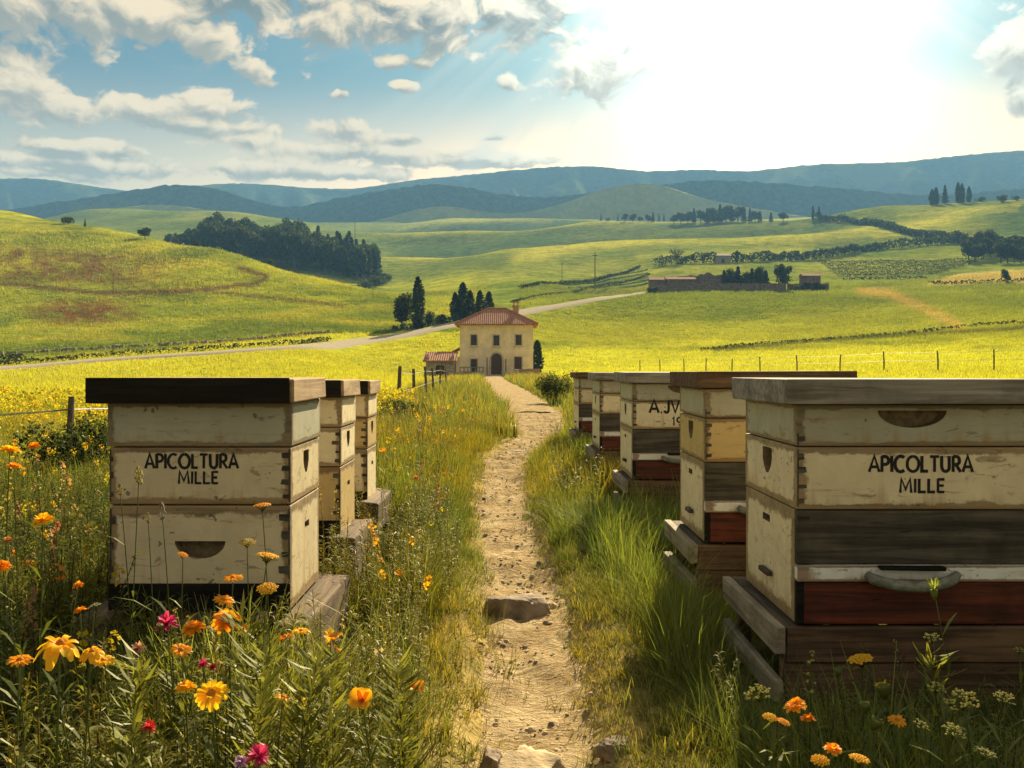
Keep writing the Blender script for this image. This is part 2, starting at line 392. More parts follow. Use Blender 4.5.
def vnoise(x, y, seed=0):
    """cheap smooth value noise on arrays"""
    xi = np.floor(x).astype(np.int64); yi = np.floor(y).astype(np.int64); fx = x - xi; fy = y - yi
    fx = fx * fx * (3 - 2 * fx); fy = fy * fy * (3 - 2 * fy)
    def h(a, b):
        n = (a * 374761393 + b * 668265263 + seed * 974711) & 0x7fffffff
        n = ((n ^ (n >> 13)) * 1274126177) & 0x7fffffff
        return ((n ^ (n >> 16)) & 0xffff) / 65535.0
    return (h(xi, yi) * (1 - fx) + h(xi + 1, yi) * fx) * (1 - fy) + (h(xi, yi + 1) * (1 - fx) + h(xi + 1, yi + 1) * fx) * fy
def fbm(x, y, seed=0, o=4):
    s = 0; a = .5
    for i in range(o): s = s + a * vnoise(x * 2 ** i, y * 2 ** i, seed + i); a *= .5
    return s
def gz(x, y):
    x = np.asarray(x, float); y = np.asarray(y, float); ys = np.maximum(y, 1.0)
    u = np.clip(x / ys * F + CX, -900, 1900); ui = (u + 900) / 5.0; ld = np.log(np.clip(ys, 1.0, 1400)) / math.log(1400) * 699
    i = np.clip(ui.astype(int), 0, 559); j = np.clip(ld.astype(int), 0, 698); a = ui - i; b = ld - j
    z = (ZT[i, j] * (1 - a) + ZT[i + 1, j] * a) * (1 - b) + (ZT[i, j + 1] * (1 - a) + ZT[i + 1, j + 1] * a) * b
    dx, w = path_s(x, y)
    trough = np.exp(-(dx / (w * 1.15)) ** 4) * np.clip((108 - y) / 20, 0, 1)
    bank = np.exp(-((np.abs(dx) - w * 1.9) / (w * .6)) ** 2) * np.clip((20 - y) / 10, 0, 1)
    near = np.clip((30 - y) / 20, 0, 1)
    und = np.clip((y - 110) / 250, 0, 1) * 8.5 * (fbm(x / 120 + 5, y / 80, 3, 3) - .45)
    return z - .09 * trough + .045 * bank + near * .05 * (fbm(x * 1.7 + 9, y * 1.7, 1) - .47) + und
def gz1(x, y): return float(gz(np.array([x]), np.array([y]))[0])
def hit(px, py, dmin=2.0, dmax=1390.0):
    """where a line of sight meets the land"""
    d = np.exp(np.linspace(math.log(dmin), math.log(dmax), 3000)); x = (px - CX) / F * d
    z = gz(x, d); ray = 1 - (py - HY) / F * d
    k = np.nonzero(z >= ray)[0]
    i = k[0] if len(k) and d[k[0]] < 1300 else int(np.argmax((z - ray + 30) / d * (d < 950)))
    return Vector((x[i], d[i], z[i]))
def at(px, d):
    x = (px - CX) / F * d; return Vector((x, d, gz1(x, d)))

def inpoly(px, py, poly):
    r = np.zeros(px.shape, bool); n = len(poly)
    for i in range(n):
        x1, y1 = poly[i]; x2, y2 = poly[(i + 1) % n]
        c = ((y1 > py) != (y2 > py)) & (px < (x2 - x1) * (py - y1) / ((y2 - y1) if y2 != y1 else 1e-9) + x1); r ^= c
    return r
def line_dist(px, py, pts, ky=1.0):
    best = np.full(px.shape, 1e9)
    for (x1, y1), (x2, y2) in zip(pts[:-1], pts[1:]):
        dx, dy = x2 - x1, (y2 - y1) * ky; L = dx * dx + dy * dy
        t = np.clip(((px - x1) * dx + (py - y1) * ky * dy) / L, 0, 1)
        best = np.minimum(best, np.hypot(px - x1 - t * dx, (py - y1) * ky - t * dy))
    return best

GY = np.concatenate([np.linspace(-60, -4, 8), np.linspace(-3, .6, 12), np.exp(np.linspace(math.log(.8), math.log(1400), 640))])
GU = np.concatenate([np.linspace(-2.2, -.66, 40)[:-1], np.linspace(-.66, .66, 520), np.linspace(.66, 2.2, 40)[1:]])
def build_ground():
    U, Y = np.meshgrid(GU, GY)
    X = U * np.where(Y > 0, Y + 4, 4 - Y * .8)
    Z = gz(X, Y); px = X / np.maximum(Y, .8) * F + CX; py = HY - (Z - 1) / np.maximum(Y, .8) * F
    n1 = fbm(X / 14, Y / 14, 11); n2 = fbm(X / 60 + 3, Y / 60, 12); n3 = fbm(px / 9, py / 5, 13)
    C = np.zeros(X.shape + (3,))
    def put(mask, col):
        m_ = np.clip(mask, 0, 1)[..., None]; C[:] = C * (1 - m_) + np.array(col) * m_
    C[:] = (.125, .165, .024)
    put(np.clip((n2 - .40) * 4, 0, 1) * .6, (.21, .235, .030))
    # middle distance: pale and dark crop strips; cloud shade and crest light painted in
    mid = (Y > 290)
    put(mid * np.clip((fbm(px / 70, py / 9, 21) - .42) * 5, 0, 1) * .6, (.26, .26, .045))
    put(mid * np.clip((fbm(px / 55 + 7, py / 12, 22) - .52) * 6, 0, 1) * .55, (.10, .14, .035))
    put(inpoly(px, py, [(808, 218), (862, 226), (888, 252), (816, 252)]) * (Y > 430) * .85, (.055, .10, .035))  # cloud shade over one field, painted as a darker green
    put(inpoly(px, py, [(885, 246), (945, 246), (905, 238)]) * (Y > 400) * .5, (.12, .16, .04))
    put(np.clip((px - 955 - 60 * (n2 - .3)) / 45, 0, 1) * np.clip((py - 203) / 5, 0, 1) * np.clip((240 - py) / 6, 0, 1) * (Y > 470) * .75, (.075, .12, .04))  # cloud shade on the right hillside put into the ground colour
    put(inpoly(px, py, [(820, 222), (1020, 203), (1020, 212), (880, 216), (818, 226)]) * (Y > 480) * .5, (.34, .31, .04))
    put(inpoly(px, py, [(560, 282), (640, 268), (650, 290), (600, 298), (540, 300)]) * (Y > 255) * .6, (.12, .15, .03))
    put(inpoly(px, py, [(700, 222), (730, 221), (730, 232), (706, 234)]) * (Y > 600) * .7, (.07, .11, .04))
    put(inpoly(px, py, [(922, 286), (958, 274), (1000, 270), (1200, 268), (1200, 284), (1010, 284)]) * (Y > 235) * .9, (.32, .27, .10))
    put(np.exp(-(line_dist(px, py, [(515, 259), (600, 240), (680, 230), (760, 226), (808, 224)]) / 6) ** 2) * (Y > 400) * (px < 812) * .85, (.37, .34, .05))  # from here: crest highlights and slope shading painted as yellow and green strips
    put(np.exp(-(line_dist(px, py, [(430, 222), (490, 220), (550, 222)]) / 3) ** 2) * (Y > 900) * .8, (.34, .32, .06))
    put(np.exp(-(line_dist(px, py, [(540, 234), (620, 222), (690, 226)]) / 5) ** 2) * (Y > 700) * .7, (.09, .13, .045))
    put(np.exp(-(line_dist(px, py, [(395, 262), (440, 266), (500, 258)], 1.6) / 13) ** 2) * (Y > 380) * .7, (.085, .125, .035))
    put(np.exp(-(line_dist(px, py, [(400, 284), (460, 281), (520, 276)], 1.6) / 8) ** 2) * (Y > 330) * .6, (.30, .30, .045))
    put(np.exp(-(line_dist(px, py, [(560, 262), (640, 250), (720, 245), (800, 243)], 1.6) / 9) ** 2) * (Y > 400) * .6, (.11, .15, .035))
    put(np.exp(-(line_dist(px, py, [(640, 256), (720, 254), (800, 250)], 1.6) / 5) ** 2) * (Y > 400) * .6, (.30, .30, .045))
    mm = np.clip((px - 372 + 30 * (n2 - .47)) / 45, 0, 1) * np.clip((1010 - px) / 60, 0, 1)
    put(mm * np.exp(-((Y - 605) / 50) ** 2) * np.clip(.7 + (n2 - .45) * 2, 0, 1), (.40, .37, .045))  # from here: lit fold crests and shaded dips, painted by distance
    put(mm * np.clip((Y - 660) / 15, 0, 1) * np.clip((850 - Y) / 60, 0, 1) * .8 * (px < 830), (.075, .115, .035))
    put(mm * np.exp(-((Y - 885) / 35) ** 2) * .8, (.40, .37, .055))
    put(mm * np.clip((Y - 930) / 20, 0, 1) * np.clip((1190 - Y) / 60, 0, 1) * .8, (.08, .115, .045))
    put(mm * np.clip((Y - 1180) / 30, 0, 1) * .7, (.36, .36, .08))
    # right field
    rf = np.clip((px - 470) / 70, 0, 1) * (Y > 28) * np.clip((294 - Y) / 8, 0, 1)
    put(rf * np.clip((py - 298) / 60, 0, 1), (.30, .31, .028))
    put(rf * np.clip((py - 340) / 12 + (n1 - .47) * 2, 0, 1), (.36, .375, .030))
    put(rf * np.clip((fbm(px / 90, py / 7, 31) - .47) * 6, 0, 1) * .7 * np.clip((352 - py) / 8, 0, 1), (.105, .145, .022))  # dark side of the undulations painted as green bands
    put(rf * np.exp(-(line_dist(px, py, [(862, 290), (890, 294), (925, 308), (960, 326)]) / 5) ** 2) * .65, (.36, .25, .09))
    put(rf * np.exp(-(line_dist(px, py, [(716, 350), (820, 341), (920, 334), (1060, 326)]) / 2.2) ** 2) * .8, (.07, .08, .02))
    put(rf * np.clip((n2 - .5) * 5, 0, 1) * .3, (.24, .25, .03))
    # left hill
    lh = np.clip((500 - px) / 60, 0, 1) * ((Y > 104) & (Y < 420) & (py > 205))
    put(lh * .85, (.27, .295, .028))
    put(lh * np.clip((py - 292) / 18, 0, 1) * .8, (.155, .195, .024))  # shaded lower slope of the hill, put into the green
    put(lh * np.clip((fbm(px / 80, py / 14, 33) - .45) * 6, 0, 1) * .8, (.095, .135, .020))
    put(lh * np.clip((n1 - .46) * 5, 0, 1) * .35, (.40, .33, .035))
    put(lh * np.clip(1.3 - ((py - (262 + px * .06)) / 18) ** 2, 0, 1) * np.clip((215 - px) / 120, 0, 1) * np.clip(.55 + (n3 - .4) * 3, 0, 1), (.15, .10, .03))
    put(lh * np.clip(1.5 - 1.3 * np.hypot((px - 84) / 62, (py - 312) / 15), 0, 1) * np.clip(.6 + (n3 - .38) * 3.5, 0, 1), (.13, .07, .025))
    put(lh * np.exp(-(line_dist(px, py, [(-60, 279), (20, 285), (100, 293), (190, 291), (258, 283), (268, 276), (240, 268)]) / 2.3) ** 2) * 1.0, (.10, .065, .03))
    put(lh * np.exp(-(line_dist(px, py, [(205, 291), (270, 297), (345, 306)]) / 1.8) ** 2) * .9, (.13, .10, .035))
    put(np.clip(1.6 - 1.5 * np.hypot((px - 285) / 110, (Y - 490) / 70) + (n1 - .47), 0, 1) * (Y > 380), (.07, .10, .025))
    # near left field of yellow crop
    lf = np.clip((530 - px) / 60, 0, 1) * ((Y > 11) & (Y <= 160) & (py > 326)) * (1 - lh * (py < HY - 5 - px * .09))
    put(lf * np.clip((Y - 11) / 4, 0, 1), (.34, .345, .028))
    put(lf * np.clip((fbm(px / 60, py / 5, 41) - .48) * 5, 0, 1) * .45, (.27, .27, .03))
    # strip beside the path and drive, and soil under the plants near by
    dx, w = path_s(X, Y)
    put(np.clip(1.6 - np.abs(dx) / (w * 3.2 + .6), 0, 1) * (Y > 12) * (Y < 106) * .8, (.20, .19, .04))
    put(np.clip((14 - Y) / 3, 0, 1), (.115, .10, .035))
    put(np.clip(1.25 - np.abs(dx) / (w * 1.9), 0, 1) * np.clip((26 - Y) / 4, 0, 1), (.40, .30, .13))
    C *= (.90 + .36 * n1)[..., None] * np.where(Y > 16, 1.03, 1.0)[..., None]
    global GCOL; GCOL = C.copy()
    r, c = X.shape; idx = np.arange(r * c).reshape(r, c)
    Q = np.stack([idx[:-1, :-1], idx[:-1, 1:], idx[1:, 1:], idx[1:, :-1]], -1).reshape(-1, 4)
    m_, t, out = new_mat('meadow_ground')
    col = t.node('ShaderNodeAttribute', attribute_name='Col').outputs['Color']
    ob = t.node('ShaderNodeTexCoord').outputs['Object']
    yy = t.node('ShaderNodeSeparateXYZ', {0: ob}).outputs[1]
    a = t.noise(ob, 2.6, 5, .7); b = t.noise(ob, .55, 5, .7); c2 = t.noise(ob, .14, 6, .7)
    farw = t.ramp(yy, 40.0, 190.0)
    sp = t.m('ADD', t.m('MULTIPLY', t.m('SUBTRACT', 1.0, farw), t.m('ADD', t.m('MULTIPLY', a, .5), t.m('MULTIPLY', b, .5))), t.m('MULTIPLY', farw, t.m('ADD', t.m('MULTIPLY', b, .45), t.m('MULTIPLY', c2, .55))))
    f = t.ramp(sp, .36, .64)
    cc = t.mix(1.0, col, t.mix(f, (.50, .56, .55), (1.40, 1.34, 1.2)), 'MULTIPLY')
    bl = t.ramp(t.noise(ob, 5.5, 2, .6), .60, .66)
    cc = t.mix(t.m('MULTIPLY', t.m('MULTIPLY', bl, t.ramp(yy, 90.0, 30.0)), t.ramp(yy, 14.0, 20.0)), cc, t.mix(1.0, cc, (1.7, 1.5, 1.0), 'MULTIPLY'))
    finish(t, out, cc, 1.0, sp, .45, .35, 0.0)
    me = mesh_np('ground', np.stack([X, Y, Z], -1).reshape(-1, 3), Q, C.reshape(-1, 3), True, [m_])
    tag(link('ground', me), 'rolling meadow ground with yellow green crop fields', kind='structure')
build_ground()

def strip(name, cl, hw, lift, mat_, cross=9, step=None, camber=0.0, ragged=0.0, rough=0.0, kind='structure', label=None):
    """a path or road laid on the land along a centre line"""
    P = [np.array(p[:2]) for p in cl]; pts = []
    for a, b in zip(P[:-1], P[1:]):
        n = max(1, int(np.linalg.norm(b - a) / (step or 1.0)))
        for k in range(n): pts.append(a + (b - a) * k / n)
    pts.append(P[-1]); pts = np.array(pts)
    for _ in range(6): pts[1:-1] = (pts[:-2] + 2 * pts[1:-1] + pts[2:]) / 4
    tg = np.gradient(pts, axis=0); tg /= np.linalg.norm(tg, axis=1)[:, None]; nr = np.stack([tg[:, 1], -tg[:, 0]], 1)
    w = hw(pts[:, 1]) if callable(hw) else np.full(len(pts), hw)
    s = np.linspace(-1, 1, cross)
    X = pts[:, 0:1] + nr[:, 0:1] * s * w[:, None]; Y = pts[:, 1:2] + nr[:, 1:2] * s * w[:, None]
    L = lift(Y) if callable(lift) else lift
    Z = gz(X, Y) + L * (1 - s ** 4) - np.abs(s) ** 6 * (.04 + L) + camber * (1 - s ** 2)
    if ragged: Z -= ragged * np.clip(np.abs(s) - .45, 0, 1) * np.clip(fbm(X * 4, Y * 2.5, 51) - .25, 0, 1) * 4
    if rough: Z += rough * ((fbm(X * 5, Y * 5, 52, 5) - .47) * 1.0 + (fbm(X * 18, Y * 18, 56, 3) - .45) * .35)
    n, c = X.shape; idx = np.arange(n * c).reshape(n, c)
    Q = np.stack([idx[:-1, :-1], idx[:-1, 1:], idx[1:, 1:], idx[1:, :-1]], -1).reshape(-1, 4)
    o = link(name, mesh_np(name, np.stack([X, Y, Z], -1).reshape(-1, 3), Q, None, True, [mat_])); tag(o, label, kind=kind); return o

def dirt_mat(name, a, b, c):
    m_, t, out = new_mat(name); ob = t.node('ShaderNodeTexCoord').outputs['Object']
    n1 = t.noise(ob, 3.2, 7, .68, .4); n2 = t.noise(ob, 26, 6, .75); n3 = t.noise(t.vm('MULTIPLY', ob, (1.0, 2.6, 1.0)), 9, 5, .7, .8)
    col = t.mix(t.ramp(n1, .36, .66), a, b); col = t.mix(t.m('MULTIPLY', t.ramp(n3, .52, .66), .65), col, c)
    col = t.mix(t.ramp(n2, .35, .7), t.mix(1.0, col, (.68, .65, .6), 'MULTIPLY'), col)
    vor = t.node('ShaderNodeTexVoronoi', {'Vector': ob, 'Scale': 34.0}).outputs['Distance']
    peb = t.ramp(vor, .32, .12)
    col = t.mix(t.m('MULTIPLY', peb, .35), col, (.52, .43, .30))
    col = t.mix(t.m('MULTIPLY', t.ramp(t.noise(t.vm('MULTIPLY', ob, (2.2, .5, 1)), 2.4, 5, .7, .5), .52, .68), .55), col, c)
    h = t.m('ADD', t.m('ADD', t.m('MULTIPLY', n3, 1.0), t.m('MULTIPLY', n2, .5)), t.m('MULTIPLY', peb, .25))
    finish(t, out, col, 1.0, h, 1.0, .035, 0.0); return m_
MAT['dirt'] = dirt_mat('trodden_earth', (.47, .345, .19), (.64, .51, .31), (.26, .18, .095))
MAT['road'] = dirt_mat('pale_gravel', (.46, .40, .30), (.56, .49, .38), (.38, .32, .22))
def _path_cl(y): return (float(np.interp(y, PATH_Y, PATH_X)), y)
strip('path', [_path_cl(y) for y in np.linspace(1.0, 24, 60)], lambda y: np.interp(y, PATH_Y, PATH_W) * 1.38, lambda y: .030 + .0004 * y, MAT['dirt'], 41, .04,
      ragged=.045, rough=.085, label='narrow trodden earth path between the two rows of hives')
strip('driveway', [_path_cl(y) for y in np.linspace(22, 108, 40)], lambda y: np.interp(y, PATH_Y, PATH_W) * 1.25, lambda y: .05 + .0010 * y, MAT['dirt'], 17, .3,
      ragged=.05, rough=.05, label='pale gravel drive leading up to the farmhouse door')
road_px = [(-120, 373), (0, 369), (60, 364.5), (120, 359.5), (200, 355), (300, 348), (360, 341), (410, 334), (455, 325), (500, 316.5), (545, 308), (600, 299), (640, 293)]
strip('road', [hit(px, py, 40) for px, py in road_px], 3.0, .28, MAT['road'], 9, 2.0, label='pale country road climbing past the farmhouse to the walled farm')

# mountains beyond the farmland
def ridge(name, prof, d0, depth, seed, col, back_drop=.25, spread=1.6, nx=700, rough=.018, bump=6.0):
    pu = np.array([p[0] for p in prof], float); ph = np.array([p[1] for p in prof], float)
    u = np.linspace(pu[0], pu[-1], nx); top = np.interp(u, pu, ph)
    k = np.hanning(31); k /= k.sum(); top = np.convolve(np.pad(top, 15, mode='edge'), k, 'valid')
    v = np.concatenate([np.linspace(-1, 0, 46), np.linspace(0, 1, 12)[1:]])
    U, Vv = np.meshgrid(u, v)
    Y = d0 + depth * Vv; X = (U - CX) / F * Y
    zt = 1 - (top - HY) / F * d0; zb = -20.0
    sh = np.where(Vv < 0, np.clip(1 + Vv, 0, 1) ** .85, 1 - Vv ** 1.3)
    sp = (1 - np.abs(2 * fbm(U / 85 + seed + Vv * .35, Vv * .5, seed, 4) - .95) * 1.6) * .5 - .28 + .35 * (fbm(U / 16, Vv * 3, seed + 2, 3) - .45)
    Z = zb + (zt - zb) * sh + sp * np.abs(zt) * .55 * np.clip(-Vv * 3, 0, 1) * np.clip((1 + Vv) * 2.2, 0, 1)
    Z += bump * (fbm(X / 9, Y / 9, seed + 4, 3) - .45) * np.clip((1.1 - np.abs(Vv)), 0, 1)
    n, c = X.shape; idx = np.arange(n * c).reshape(n, c)
    Q = np.stack([idx[:-1, :-1], idx[:-1, 1:], idx[1:, 1:], idx[1:, :-1]], -1).reshape(-1, 4)
    o = link(name, mesh_np(name, np.stack([X, Y, Z], -1).reshape(-1, 3), Q, None, True, [col])); return o
def forest_mat(name, a, b, clear=None, amt=.0):
    m_, t, out = new_mat(name); ob = t.node('ShaderNodeTexCoord').outputs['Object']
    n = t.noise(ob, .09, 5, .7); big = t.noise(ob, .0045, 4, .6)
    c = t.mix(t.ramp(n, .35, .65), a, b)
    if clear: c = t.mix(t.m('MULTIPLY', t.ramp(big, .54, .60), amt), c, clear)
    finish(t, out, c, 1.0, n, .8, 6.0, 0.0); return m_
FM1 = forest_mat('far_forest', (.022, .040, .022), (.06, .085, .035), (.16, .17, .05), .55)
FM2 = forest_mat('near_forest', (.020, .036, .018), (.055, .08, .03), (.20, .20, .05), .25)
FM3 = forest_mat('pale_hill', (.27, .28, .07), (.36, .35, .085), (.16, .20, .055), .5)
tag(ridge('mountain', [(-900, 150), (-500, 172), (-200, 185), (-60, 184), (0, 178), (40, 177), (100, 188), (145, 193), (200, 184), (260, 182), (300, 190), (320, 185), (335, 190), (370, 189), (400, 180), (450, 177), (500, 171), (560, 166), (610, 166), (655, 175), (690, 166), (740, 174), (780, 167), (830, 163), (900, 163), (950, 156), (1024, 150), (1100, 147), (1300, 160), (1900, 170)], 2400, 750, 61, FM1),
    'long forested blue mountain ridge along the horizon', kind='structure')
tag(ridge('mountain', [(-900, 200), (-300, 205), (0, 214), (40, 204), (110, 194), (165, 184), (215, 184), (250, 200), (290, 212), (340, 196), (400, 188), (440, 181), (480, 190), (530, 200), (590, 192), (650, 186), (720, 178), (780, 184), (840, 188), (920, 196), (1024, 188), (1200, 180), (1900, 190)], 1620, 230, 63, FM2),
    'darker wooded foothills below the main mountain ridge', kind='structure')
tag(ridge('hill', [(-300, 230), (70, 232), (110, 208), (160, 204), (200, 208), (250, 226), (330, 230), (380, 220), (420, 208), (450, 205), (480, 212), (520, 214), (560, 205), (590, 193), (620, 185), (645, 182), (670, 187), (700, 198), (750, 208), (790, 214), (840, 222), (1100, 240)], 1430, 150, 65, FM3, bump=1.5),
    'pale green grassy hills in front of the mountains', kind='structure')

# the summer haze that greys the far hills
hz = G(); hz.box(-5200, 5200, -70, 3300, -26, 610)
hm = bpy.data.materials.new('haze_air'); hm.use_nodes = True; hm.node_tree.nodes.clear(); t = NT(hm.node_tree)
pv = t.node('ShaderNodeVolumePrincipled', {'Color': (.20, .46, .84, 1), 'Density': .00025, 'Anisotropy': .1})
t.l.new(pv.outputs[0], t.node('ShaderNodeOutputMaterial').inputs['Volume'])
tag(hz.build('haze', hm), 'thin blue summer haze over the valley', kind='stuff')

# ------------------------------------------------------------------ farmhouse and far buildings
MAT['plaster'] = plain('cream_plaster', (.84, .66, .44), .9, .16, .9, .3, .05, .1)
MAT['stonetrim'] = plain('pale_stone_trim', (.55, .45, .30), .85, .2, 6)
MAT['shutter'] = plain('dark_brown_shutter', (.09, .05, .03), .7, .3, 8)
MAT['paneglass'] = plain('dark_window_glass', (.03, .03, .03), .15, .2, 2, 0.05, spec=.5)
MAT['brick'] = plain('warm_brick', (.42, .24, .13), .9, .3, 7, .5, .03)
MAT['rubble'] = plain('rubble_stone', (.36, .29, .20), .95, .4, 3.0, .8, .12)
MAT['oldstone'] = plain('old_brown_stone', (.17, .125, .085), .95, .45, 1.2, .8, .12)
MAT['paleslab'] = plain('pale_concrete_slab', (.28, .23, .16), .9, .2, 2.0)
def tiles(name, a, b, axis=0, pitch=4.2):
    m_, t, out = new_mat(name); ob = t.node('ShaderNodeTexCoord').outputs['Object']
    sp = t.node('ShaderNodeSeparateXYZ', {0: ob}).outputs
    wv = t.m('SINE', t.m('MULTIPLY', sp[axis], pitch * 2 * math.pi))
    rw = t.m('FRACT', t.m('MULTIPLY', sp[2], 4.5))
    n = t.noise(ob, 5, 4, .7); cell = t.noise(t.vm('MULTIPLY', ob, (2.2, 2.2, 4)), 2.2, 2, .5)
    c = t.mix(t.ramp(cell, .35, .65), a, b); c = t.mix(t.ramp(n, .55, .75), c, tuple(x * .5 for x in a))
    h = t.m('ADD', t.m('MULTIPLY', wv, .5), t.m('MULTIPLY', rw, .5))
    finish(t, out, c, .9, h, .9, .12, .1); return m_
MAT['tiles'] = tiles('terracotta_tiles', (.40, .16, .09), (.60, .29, .17))
def wall_with_holes(x0, x1, z0, z1, holes, y, thick, arch=None):
    """front wall as cells round its openings; holes = (x0,x1,z0,z1)"""
    g = G(); xs = sorted({x0, x1, *[h[0] for h in holes], *[h[1] for h in holes]}); zs = sorted({z0, z1, *[h[2] for h in holes], *[h[3] for h in holes]})
    for a, b in zip(xs[:-1], xs[1:]):
        run = None
        for c, d in zip(zs[:-1], zs[1:]):
            mx, mz = (a + b) / 2, (c + d) / 2
            if any(h[0] < mx < h[1] and h[2] < mz < h[3] for h in holes):
                if run: g.box(a, b, y, y + thick, *run); run = None
            else: run = (run[0], d) if run else (c, d)
        if run: g.box(a, b, y, y + thick, *run)
    return g
def farmhouse():
    base = at(496.5, 110.0)
    hs = empty('farmhouse', (base.x, 110.0, base.z - .1), 'two storey cream farmhouse with red hipped tile roof and arched door', 'farmhouse')
    W, D, H = 4.25, 8.0, 5.95
    wins = [(-2.62 + .0, 3.6), (0.0 - .02, 3.55), (2.55, 3.6)]
    holes = [(x - .34, x + .34, z, z + 1.2) for x, z in wins] + [(-2.62 - .36, -2.62 + .36, .55, 2.0), (2.5 - .42, 2.5 + .42, .85, 2.25), (-.62, .62, 0, 2.05)]
    g = wall_with_holes(-W, W, 0, H, holes, 0, .35)
    g.box(-W, -W + .35, .352, D, 0, H); g.box(W - .35, W, .352, D, 0, H); g.box(-W + .352, W - .352, D - .35, D, 0, H)
    # arch head over the door opening
    for k in range(12):
        a0, a1 = math.pi * k / 12, math.pi * (k + 1) / 12
        p = [(-math.cos(a0) * .62, 2.05 + math.sin(a0) * .62), (-math.cos(a1) * .62, 2.05 + math.sin(a1) * .62)]
        # the filled panel above the arch is cut by the dark opening set in front of the wall
    g.build('wall', MAT['plaster'], hs)
    f = G()
    f.box(-W - .05, W + .05, -.05, D + .05, H - .001, H + .10); f.build('cornice', MAT['stonetrim'], hs)
    r = G(); E = .55; zr = H + 2.15; ze = H + .12
    vs = [(-W - E, -E, ze), (W + E, -E, ze), (W + E, D + E, ze), (-W - E, D + E, ze), (-1.1, D / 2, zr), (1.1, D / 2, zr)]
    vs += [(v[0], v[1], v[2] - .14) for v in vs[:4]]
    r.add(vs, [(0, 1, 5, 4), (1, 2, 5), (2, 3, 4, 5), (3, 0, 4), (0, 6, 7, 1), (1, 7, 8, 2), (2, 8, 9, 3), (3, 9, 6, 0), (6, 9, 8, 7)])
    ro = r.build('roof', MAT['tiles'], hs)
    cp = G(); cp.tube([(-1.15, D / 2, zr + .03), (1.15, D / 2, zr + .03)], .11, 8)
    for sx in (-1, 1):
        cp.tube([(sx * 1.1, D / 2, zr + .02), (sx * (W + E), -E, ze + .04)], .10, 8); cp.tube([(sx * 1.1, D / 2, zr + .02), (sx * (W + E), D + E, ze + .04)], .10, 8)
    cp.build('ridge_tiles', MAT['tiles'], ro)
    ch = G(); ch.box(1.9, 2.6, 2.6, 3.4, H + .6, H + 2.3); ch.build('chimney', MAT['brick'], ro)
    cc = G(); cc.box(1.8, 2.7, 2.5, 3.5, H + 2.3, H + 2.42); cc.box(1.95, 2.1, 2.7, 3.3, H + 2.42, H + 2.8); cc.box(2.4, 2.55, 2.7, 3.3, H + 2.42, H + 2.8); cc.box(1.85, 2.65, 2.55, 3.45, H + 2.8, H + 2.9)
    cc.build('chimney_cap', MAT['brick'], ro)
    for i, (x, z) in enumerate(wins + [(-2.62, .55), (2.5, .85)]):
        hw, hh = (.34, 1.2) if i < 3 else ((.36, 1.45) if i == 3 else (.42, 1.4))
        w = G(); w.box(x - hw - .12, x - hw, -.05, .06, z - .1, z + hh + .12); w.box(x + hw, x + hw + .12, -.05, .06, z - .1, z + hh + .12)
        w.box(x - hw, x + hw, -.05, .06, z + hh, z + hh + .12)
        wo = w.build('window', MAT['stonetrim'], hs)
        p = G(); p.box(x - hw, x + hw, .16, .2, z, z + hh); p.build('pane', MAT['paneglass'], wo)
        s = G(); s.box(x - hw, x - hw + .07, .10, .15, z, z + hh); s.box(x + hw - .07, x + hw, .10, .15, z, z + hh); s.box(x - .03, x + .03, .10, .15, z, z + hh); s.box(x - hw + .07, x + hw - .07, .10, .148, z + hh * .62, z + hh * .62 + .05)
        s.build('sash', MAT['shutter'], wo)
        sl_ = G(); sl_.box(x - hw - .18, x + hw + .18, -.14, .06, z - .2, z - .1); sl_.build('sill', MAT['stonetrim'], wo)
        if i != 1:
            for sd in ((-1, 1) if i == 4 else (1,)) if i != 0 else ():
                q = G(); xx = x + sd * hw * .5; q.box(xx - hw * .46, xx + hw * .46, .03, .08, z + .03, z + hh - .03); q.build('shutter', MAT['shutter'], wo)
    # arched door: stone surround, dark recess, plank leaves
    dr = G(); n = 14; R0, R1 = .62, .84; zc = 2.05
    dr.box(-R1, -R0, -.07, .05, 0, zc); dr.box(R0, R1, -.07, .05, 0, zc)
    for k in range(n):
        a0, a1 = math.pi * k / n, math.pi * (k + 1) / n
        pt = lambda rr, a, y: (-math.cos(a) * rr, y, zc + math.sin(a) * rr)
        vs = [pt(R0, a0, -.07), pt(R1, a0, -.07), pt(R1, a1, -.07), pt(R0, a1, -.07), pt(R0, a0, .05), pt(R1, a0, .05), pt(R1, a1, .05), pt(R0, a1, .05)]
        dr.add(vs, [(0, 1, 2, 3), (7, 6, 5, 4), (0, 4, 5, 1), (1, 5, 6, 2), (2, 6, 7, 3), (3, 7, 4, 0)])
    do = dr.build('door', MAT['stonetrim'], hs)
    lf = G(); pts = [(-R0, 0), (R0, 0)] + [(math.cos(math.pi * k / n) * R0, zc + math.sin(math.pi * k / n) * R0) for k in range(n + 1)]
    lf.add([(x, -.012, z) for x, z in pts], [tuple(range(len(pts)))]); lf.add([(x, .10, z) for x, z in pts], [tuple(range(len(pts)))[::-1]])
    lf.build('door_leaf', MAT['shutter'], do)
    st = G(); st.box(-1.3, 1.3, -1.0, -.08, -.15, .16); st.box(-1.6, 1.6, -1.5, -1.0, -.2, .04); st.build('doorstep', MAT['stonetrim'], hs)
    # lean-to on the left with its own tiled roof
    ln = G(); ln.box(-5.6, -W - .002, 1.0, 5.0, 0, 2.3)
    lo = ln.build('lean_to', MAT['plaster'], hs)
    lr = G(); vs = [(-6.3, .5, 2.25), (-W - .003, .5, 3.25), (-W - .003, 5.5, 3.25), (-6.3, 5.5, 2.25)]
